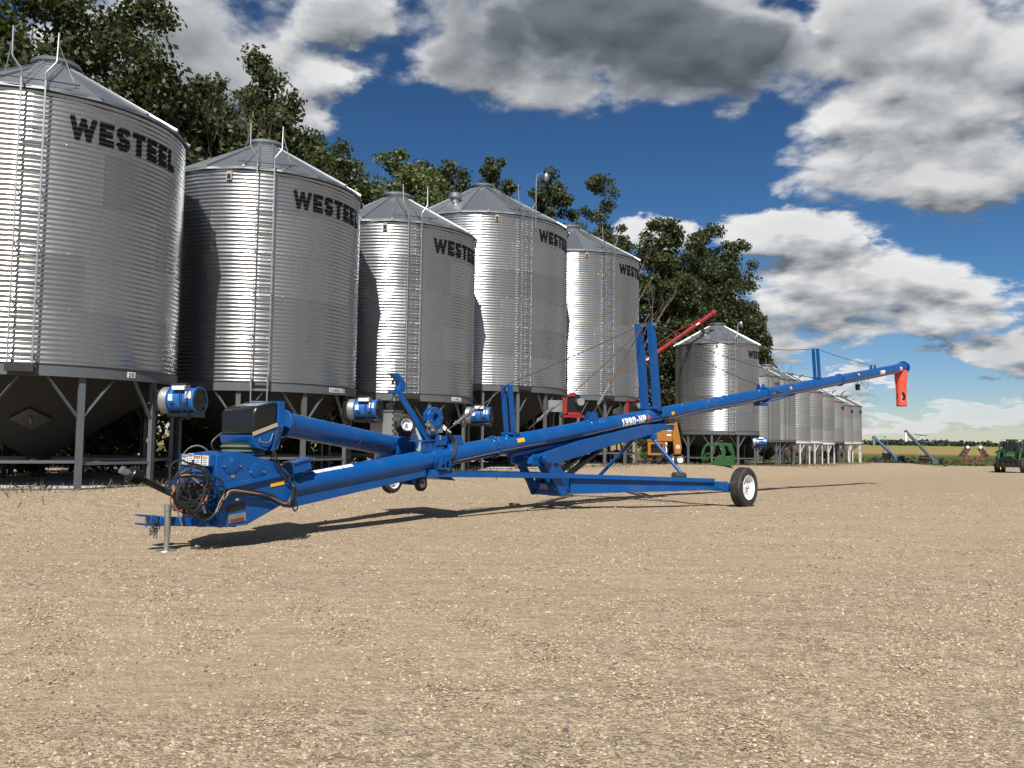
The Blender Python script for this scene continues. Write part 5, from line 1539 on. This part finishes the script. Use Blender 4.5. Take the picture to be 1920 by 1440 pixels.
# outlines in the plane facing the yard (x right, z up), each at its own depth
def gp_(pts): return [((x - 1322) / 377.6, (1090 - y) / 377.6) for x, y in pts]
def gpl(name, pts, y0, y1, bev=.008): return MB().prism(gp_(pts), y0, y1).build(name, GP, gr, bev)
for y0 in (-.42, .30):
    gpl('grapple_arm', [(1005, 880), (1040, 760), (1070, 700), (1130, 645), (1385, 635), (1400, 695), (1260, 688), (1130, 702), (1095, 740), (1062, 870)], y0, y0 + .12)
    gpl('inner_link', [(1256, 690), (1296, 696), (1262, 868), (1092, 876), (1104, 852), (1222, 842)], y0 + .02, y0 + .10)
gpl('main_arm', [(1378, 642), (1432, 650), (1484, 800), (1472, 905), (1402, 905), (1392, 780), (1352, 712)], -.50, -.34)
gpl('frame_arm', [(1430, 640), (1590, 648), (1642, 830), (1642, 930), (1582, 930), (1574, 880), (1522, 706), (1420, 694)], .10, .24)
gpl('frame_arm', [(1586, 650), (1606, 660), (1646, 830), (1646, 1092), (1560, 1092), (1566, 900), (1616, 880)], -.36, -.24)
gpl('bucket_side', [(1208, 1052), (1322, 903), (1402, 893), (1452, 918), (1462, 1090), (1332, 1082)], -.52, -.46)
gpl('bucket_side', [(1208, 1052), (1322, 903), (1402, 893), (1452, 918), (1462, 1090), (1332, 1082)], .46, .52)
gpl('bucket_back', [(1455, 905), (1600, 905), (1600, 1092), (1455, 1092)], -.50, .50)
gpl('bucket_floor', [(1208, 1046), (1335, 1072), (1465, 1078), (1465, 1092), (1330, 1088), (1206, 1056)], -.46, .46)
for k in range(4):
    y0 = -.44 + .28 * k; dx = 48 * k
    gpl('tine', [(1012 + dx, 872), (1048 + dx, 872), (1040 + dx, 930), (1052 + dx, 985), (1080 + dx * .9, 1006), (1040 + dx, 1008), (1014 + dx, 970), (1008 + dx, 915)], y0, y0 + .05)
MB().beam((gp_([(1040, 862)])[0][0], -.46, gp_([(1040, 862)])[0][1]), (gp_([(1040, 862)])[0][0], .46, gp_([(1040, 862)])[0][1]), .07, .07).build('cross_tube', GP, gr)
for (x, y) in ((1302, 676), (1388, 764)):
    c = gp_([(x, y)])[0]
    MB().tube((c[0], -.53, c[1]), (c[0], -.30, c[1]), .03, 10).build('pin', MT['steel'], gr)
MB().tube((.10, -.28, .55), (.35, -.2, 1.05), .04, 10).build('cylinder', MT['dark_steel'], gr)
MB().path(spline([(.0, 0, 1.1), (.12, .02, 1.28), (.28, .02, 1.26), (.3, 0, 1.05)], 5), .02, 6).build('hose', MT['hose'], gr)

# ------------------------------------------------------------------ orange machine between the bins
op = at_depth(1245, 876, 50.)
om = thing('grain_machine', 'orange wheeled grain handling machine parked between the fifth and sixth bins', 'farm machine', (op[0], op[1], gzf(op[0], op[1])), R_(-8))
OP = MT['orange_paint']
MB().prism([(-1.0, 1.35), (.55, 1.35), (.55, 2.65), (.35, 2.8), (-1.0, 2.3)], -.6, .6).build('upper_body', OP, om, .03)
fr_ = MB()
for a, b, c, d in ((-.95, -.78, .55, 1.32), (-.12, .06, .55, 1.32), (-.78, -.12, .55, .68), (-.78, -.12, 1.18, 1.32)): fr_.box(((a + b) / 2, -.58, (c + d) / 2), (b - a, .12, d - c))
fr_.build('front_frame', OP, om)
MB().box((-.45, 0, .92), (.66, .9, .5)).build('engine', MT['black_plastic'], om, .03)
MB().prism([(.42, 2.9), (.62, 2.95), (.80, 2.1), (.98, 1.0), (.92, .62), (.56, .60), (.44, 1.6)], -.72, -.35).build('elevator_leg', OP, om, .04)
MB().lathe([(.0, -.06), (.52, -.06), (.56, 0), (.52, .06), (0, .06)], 28, Matrix.Translation((.88, -.3, 2.05)) @ Matrix.Rotation(R_(75), 4, 'Y')).build('belt_guard', MT['black_plastic'], om)
em = MB().lathe([(.0, .012), (.115, .012), (.115, 0)], 22, Matrix.Translation((.76, -.725, 1.05)) @ Matrix.Rotation(R_(90), 4, 'X')).build('round_emblem', MT['sticker'], om)
MB().lathe([(.045, .016), (.085, .016), (.085, .012), (.045, .012)], 20, Matrix.Translation((.76, -.727, 1.05)) @ Matrix.Rotation(R_(90), 4, 'X'), closed=True).build('emblem_ring', OP, em)
for (x, z) in ((.28, 2.0), (.26, 1.72)): MB().box((x, -.61, z), (.24, .01, .10)).build('decal', MT['sticker'], om)
MB().box((.1, -.62, 1.0), (.10, .02, .6)).build('white_hose_guard', MT['sticker'], om)
for x in (.55, .86): wheel(om, Vector((x, -.45, .32)), (.4, -1, 0), .32, .2, .18, tread=False)
for x in (-.8, -.3): wheel(om, Vector((x, .5, .30)), (0, 1, 0), .30, .2, .17, tread=False)
MB().beam((-1.1, -.3, .45), (.95, -.3, .45), .1, .12).build('chassis', MT['dark_steel'], om)
for k in range(3): MB().path(spline([(-.2 + .1 * k, -.62, 1.3), (-.1 + .15 * k, -.75, .8), (-.5 + .1 * k, -.8, .3), (-.9, -.7, .15 + .05 * k)], 5), .02, 5).build('hose', MT['hose'], om)

# ------------------------------------------------------------------ red auger leaning up behind the fifth bin
ra0 = at_depth(1338, 592, 54.0); ra1 = at_depth(1202, 688, 51.6)
rv = (ra1 - ra0); k_ = (ra0[2] - .9) / (ra0[2] - ra1[2]); rb = ra0 + rv * k_
ra = thing('grain_auger', 'red grain auger leaning up behind the fifth and sixth bins', 'auger', (rb[0], rb[1], gzf(rb[0], rb[1])))
T0 = Vector(ra0 - rb) + Vector((0, 0, .9 - 0)); B0 = Vector((0, 0, .9))
off_ = Vector((0, 0, 0.))
MB().tube(B0, T0, .128, 20).build('tube', MT['red_paint'], ra)
ud = (T0 - B0).normalized()
for k in range(1, 7):
    t = k / 7
    MB().tube(lerp(B0, T0, t) - ud * .03, lerp(B0, T0, t) + ud * .03, .15, 18).build('flange', MT['red_paint'], ra)
rails = MB()
up3 = Vector((0, 0, 1)) - ud * ud.z; up3.normalize()
rails.path([lerp(B0, T0, .35) + up3 * .15, lerp(B0, T0, .5) + up3 * .42, lerp(B0, T0, .8) + up3 * .42, lerp(B0, T0, .93) + up3 * .15], .022, 5)
for t in (.5, .6, .7, .8): rails.beam(lerp(B0, T0, t) + up3 * .1, lerp(B0, T0, t) + up3 * .42, .03, .03)
rails.build('truss_rod', MT['red_paint'], ra)
MB().tube(T0 - ud * .2, T0 + ud * .12, .165, 18).build('head', MT['red_paint'], ra)
for t in (.9, .62): MB().box(lerp(B0, T0, t) + Vector((0, -.155, 0)), (.35, .01, .08), Matrix.Rotation(-math.asin(ud.z), 3, 'Y')).build('reflector', MT['sticker'], ra)
MB().box((0, 0, .55), (.9, .7, .8)).build('hopper', MT['red_paint'], ra, .02)
mt_ = lerp(B0, T0, .45)
for s in (-1, 1):
    MB().beam(mt_, (mt_.x + .3, mt_.y + s * 1.2, .4), .08, .08).build('support_leg', MT['red_paint'], ra)
    wheel(ra, Vector((mt_.x + .3, mt_.y + s * 1.3, .38)), (0, s, 0), .38, .22, .2, tread=False)

# ------------------------------------------------------------------ odds and ends near the bins
# curved corrugated sheet leaning beside the drive end
cs = at_depth(368, 880, 17.6)
csh = thing('corrugated_sheet', 'curled galvanized corrugated sheet lying behind the auger drive', 'metal sheet', (cs[0], cs[1], gzf(cs[0], cs[1])), R_(20))
m_ = MB(); nu, nv = 18, 44
for i in range(nu + 1):
    q_ = R_(200 - 190 * i / nu); 
    for j in range(nv + 1):
        r_ = .42 + .012 * math.cos(j / nv * 2 * math.pi * 7)
        m_.v.append((r_ * math.cos(q_) * .75, -.35 + .7 * j / nv, .55 + r_ * math.sin(q_)))
m_.f = [(i * (nv + 1) + j, (i + 1) * (nv + 1) + j, (i + 1) * (nv + 1) + j + 1, i * (nv + 1) + j + 1) for i in range(nu) for j in range(nv)]
so_ = m_.build('sheet', MT['galv_dull'], csh, angle=60); sd_ = so_.modifiers.new('wall', 'SOLIDIFY'); sd_.thickness = .004
MB().beam((-.3, 0, 0), (-.3, 0, .62), .06, .06).beam((.3, 0, 0), (.3, 0, .62), .06, .06).build('stand', MT['dark_steel'], csh)
# mottled metal box beside the second fan
bp = at_depth(722, 803, 24.0)
gb = thing('metal_box', 'mottled galvanized box hanging beside the second fan, behind the crane chain', 'box', (bp[0], bp[1], gzf(bp[0], bp[1])), R_(-10))
zz = bp[2] - gzf(bp[0], bp[1])
MB().prism([(-.34, zz - .12), (.16, zz - .45), (.40, zz - .2), (.40, zz + .45), (-.34, zz + .45)], -.3, .3).build('box_body', MT['galv_dull'], gb, .01)
MB().box((0.03, 0, zz + .48), (.82, .66, .05)).build('box_rim', MT['grey_paint'], gb)
MB().box((-.1, .1, (zz - .2) / 2), (.08, .08, zz - .2)).box((.3, .1, (zz - .2) / 2), (.08, .08, zz - .2)).build('box_leg', MT['grey_paint'], gb)
# concrete slabs under the bins
SLAB = ['leftmost', 'second', 'third', 'fourth', 'fifth', 'sixth']
for k in range(1, 7):
    X, Y, R = BIN[k]; z = gzf(X, Y)
    MB().lathe([(0.01, -.25), (R + .28, -.25), (R + .28, .008), (R + .26, .018), (0.01, .022)], 40).build('concrete_pad', MT['concrete']).location = (X, Y, z - .02)
for k, o in enumerate(sorted([q for q in bpy.data.objects if q.name.startswith('concrete_pad')], key=lambda q: q.location.y)):
    tag(o, 'round concrete pad under the %s grain bin' % SLAB[k], 'concrete pad', 'concrete pads under the bins')

# ------------------------------------------------------------------ machines by the field
def small_auger(label, px_head, px_foot, D, mat, spout_mat, rise, group, wide=False):
    b = at_depth(*px_foot, D); h = at_depth(*px_head, D)
    z0 = gzf(b[0], D)
    r = thing('grain_auger', label, 'auger', (b[0], b[1], z0), 0, group)
    F = Vector((0, 0, .55)); Hh = Vector((h[0] - b[0], 1.2, h[2] - z0))
    d = (Hh - F).normalized()
    MB().tube(F, Hh, .17, 16).build('tube', mat, r)
    MB().tube(Hh - d * .1, Hh + d * .18, .2, 16).build('head', mat, r)
    MB().tube(Hh + Vector((-.02, 0, .05)), Hh + Vector((-.03, 0, -1.15)), .17, 14, .13).build('spout', spout_mat, r)
    MB().box((0.05, 0, .5), (.9, .7, .55)).build('boot', mat, r, .04)
    MB().box((.55, -.2, .55), (.5, .5, .7)).build('drive', MT['black_plastic'], r, .05)
    MB().box((-1.2, -.1, .85), (.9, .6, .7)).build('engine', MT['black_plastic'], r, .05)
    MB().beam((-2.2, 0, .35), (.7, 0, .5), .12, .14).build('frame_beam', mat, r)
    MB().beam((-2.2, -.9, .4), (-2.2, .9, .4), .1, .1).build('axle', mat, r)
    MB().beam((-1.7, 0, .4), lerp(F, Hh, .55), .07, .07).build('support_leg', mat, r)
    for (x, y, rr) in ((-2.3, -.95, .36), (-2.3, .95, .36), (1.0, -.5, .36)): wheel(r, Vector((x, y, rr)), (0, -1 if y < 0 else 1, 0), rr, .2, rr * .5, rim='dark_steel', tread=False)
    return r, F, Hh
r_, F_, H_ = small_auger('small faded blue auger parked at the edge of the field', (1647, 820), (1681, 862), 101., MT['faded_blue'], MT['galv_dull'], 0, 'small augers by the field')
st_ = MB()
tmid = lerp(F_, H_, .75)
st_.path([H_, tmid + Vector((.75, 0, .75)), lerp(F_, H_, .3)], .03, 4); st_.beam(tmid, tmid + Vector((.75, 0, .75)), .05, .05)
st_.build('stay_frame', MT['faded_blue'], r_)
r_, F_, H_ = small_auger('taller grey-green auger parked right of the small blue one', (1708, 809), (1752, 862), 97., MT['green_grey'], MT['sticker'], 0, 'small augers by the field')
st_ = MB()
for t, l in ((.72, 1.5), (.5, 1.6)):
    p = lerp(F_, H_, t); st_.beam(p, p + Vector((.9, 0, .55)), .05, .05); st_.beam(p + Vector((.1, 0, .6)), p + Vector((l, 0, .5)), .10, .10)
st_.build('stay_frame', MT['green_grey'], r_)
MB().box((-1.5, 0, .95), (1.6, .9, .1)).build('deck', MT['rust_red'], r_)

# red folded cultivator
cp_ = at_depth(1827, 866, 100.)
cu = thing('cultivator', 'rusty red folding cultivator with raised wings at the field edge', 'cultivator', (cp_[0], cp_[1], gzf(cp_[0], 100.)), 0)
for z in (.35, .85): MB().beam((-1.25, 0, z), (1.25, 0, z), .14, .14).build('main_frame', MT['rust_red'], cu)
MB().beam((0, -.3, .3), (0, -.3, 1.15), .12, .12).build('mast', MT['rust_red'], cu)
for s in (-1, 1):
    wg = MB()
    p0, p1 = Vector((s * 1.25, 0, .85)), Vector((s * .42, 0, 2.05))
    MB().beam(p0, p1, .10, .10).build('wing_beam', MT['rust_red'], cu)
    q0, q1 = Vector((s * 1.75, .1, 1.0)), Vector((s * .85, .1, 2.15))
    MB().beam(q0, q1, .12, .12).build('wing_beam', MT['dark_steel'], cu)
    for k in range(9):
        t = (k + .5) / 9
        MB().beam(lerp(p0, p1, t), lerp(q0, q1, t) + Vector((s * .16, 0, .07)), .08, .13).build('shank', MT['rust_red'] if k % 3 == 0 else MT['dark_steel'], cu)
    MB().lathe([(0, -.06), (.16, -.06), (.16, .06), (0, .06)], 14, Matrix.Translation((s * .75, 0, 2.2)) @ Matrix.Rotation(R_(90), 4, 'X')).build('gauge_wheel', MT['sticker'], cu)
    MB().beam((s * .5, 0, .85), lerp(p0, p1, .45), .05, .05).build('fold_cylinder', MT['dark_steel'], cu)
for k in range(8): MB().beam((-1.2 + .34 * k, .1, .35), (-1.2 + .34 * k, .25, .0), .06, .05).build('shank', MT['dark_steel'], cu)

# green tractor with front loader, cut by the right edge
tp = at_depth(1902, 886, 78.)
TC = thing('tractor', 'green tractor with front loader and yellow wheel rims at the right photo edge', 'tractor', (tp[0], tp[1], gzf(tp[0], 78.)), R_(-38))
# local -y is the tractor's front
GP2 = MT['green_paint']
MB().prism([(-.9, 1.15), (-2.4, 1.1), (-2.55, 1.5), (-2.3, 1.78), (-.9, 1.92)], -.36, .36).build('hood', GP2, TC, .06).rotation_euler = (0, 0, R_(90))
MB().box((0, -1.6, .85), (.6, 2.2, .5)).build('engine_block', MT['dark_steel'], TC, .04)
MB().box((0, .0, 1.05), (1.0, 1.4, .7)).build('transmission', MT['dark_steel'], TC, .04)
for sx in (-1, 1):
    for (y0, y1) in ((-.85, -.75), (.75, .70)): MB().beam((sx * .72, y0, 1.35), (sx * .68, y1, 2.82), .09, .09).build('cab_post', MT['black_plastic'], TC)
MB().box((0, 0, 1.55), (1.4, 1.55, .5)).build('cab_base', GP2, TC, .05)
MB().box((0, 0, 2.92), (1.62, 1.85, .2)).build('cab_roof', GP2, TC, .07)
MB().box((0, -.80, 2.25), (1.28, .02, 1.0)).build('windscreen', MT['glass_dark'], TC)
for sx in (-1, 1): MB().box((sx * .69, -.02, 2.25), (.02, 1.38, 1.0)).build('side_window', MT['glass_dark'], TC)
for sx in (-.62, .62): MB().box((sx, -.94, 2.93), (.24, .03, .1)).build('roof_lamp', MT['lamp_glass'], TC)
for sx in (-1, 1):
    MB().beam((sx * .75, -.8, 2.55), (sx * 1.25, -.9, 2.6), .03, .03).build('mirror_arm', MT['black_plastic'], TC)
    MB().box((sx * 1.28, -.9, 2.5), (.22, .06, .36)).build('mirror', MT['black_plastic'], TC)
    wheel(TC, Vector((sx * 1.0, -2.0, .70)), (sx, 0, 0), .70, .46, .42, rim='yellow_paint', lugs=18, tread=False)
    wheel(TC, Vector((sx * 1.1, .5, .95)), (sx, 0, 0), .95, .55, .58, rim='yellow_paint', lugs=20, tread=False)
    MB().prism([(.9, 1.75), (.4, 2.02), (-.3, 1.98), (-.55, 1.7), (-.5, 1.68), (-.25, 1.9), (.4, 1.94), (.85, 1.7)], -.3, .3).build('fender', GP2, TC).location = (sx * 1.1, .5, 0)
    # loader: post, boom, lower arm
    MB().beam((sx * .62, -.95, .9), (sx * .66, -1.05, 2.1), .16, .28, (0, 1, 0)).build('loader_post', GP2, TC, .02)
    MB().beam((sx * .80, -.95, 2.15), (sx * .80, -2.55, 1.75), .13, .24).build('loader_boom', GP2, TC, .02)
    MB().beam((sx * .80, -2.5, 1.85), (sx * .80, -3.25, .75), .13, .22).build('loader_arm', GP2, TC, .02)
    MB().tube((sx * .80, -1.1, 1.3), (sx * .80, -2.4, 1.55), .06, 10).build('loader_cylinder', MT['dark_steel'], TC)
    MB().beam((sx * .75, -2.7, 2.55), (sx * .80, -2.5, 1.8), .1, .16).build('linkage', GP2, TC, .01)
car = MB().box((0, -3.2, .9), (1.9, .35, .7)).box((0, -3.35, 1.2), (1.2, .2, .35))
car.build('tool_carrier', MT['black_plastic'], TC, .03)
for k in range(5): MB().beam((-.8 + .4 * k, -3.42, .5), (-.8 + .4 * k, -3.36, 1.4), .07, .1).build('carrier_rib', MT['dark_steel'], TC)
MB().tube((.42, -1.2, 1.8), (.42, -1.2, 2.7), .06, 10).build('exhaust', MT['dark_steel'], TC)
MB().box((0, -2.62, 1.3), (.5, .04, .4)).build('grille', MT['black_plastic'], TC)
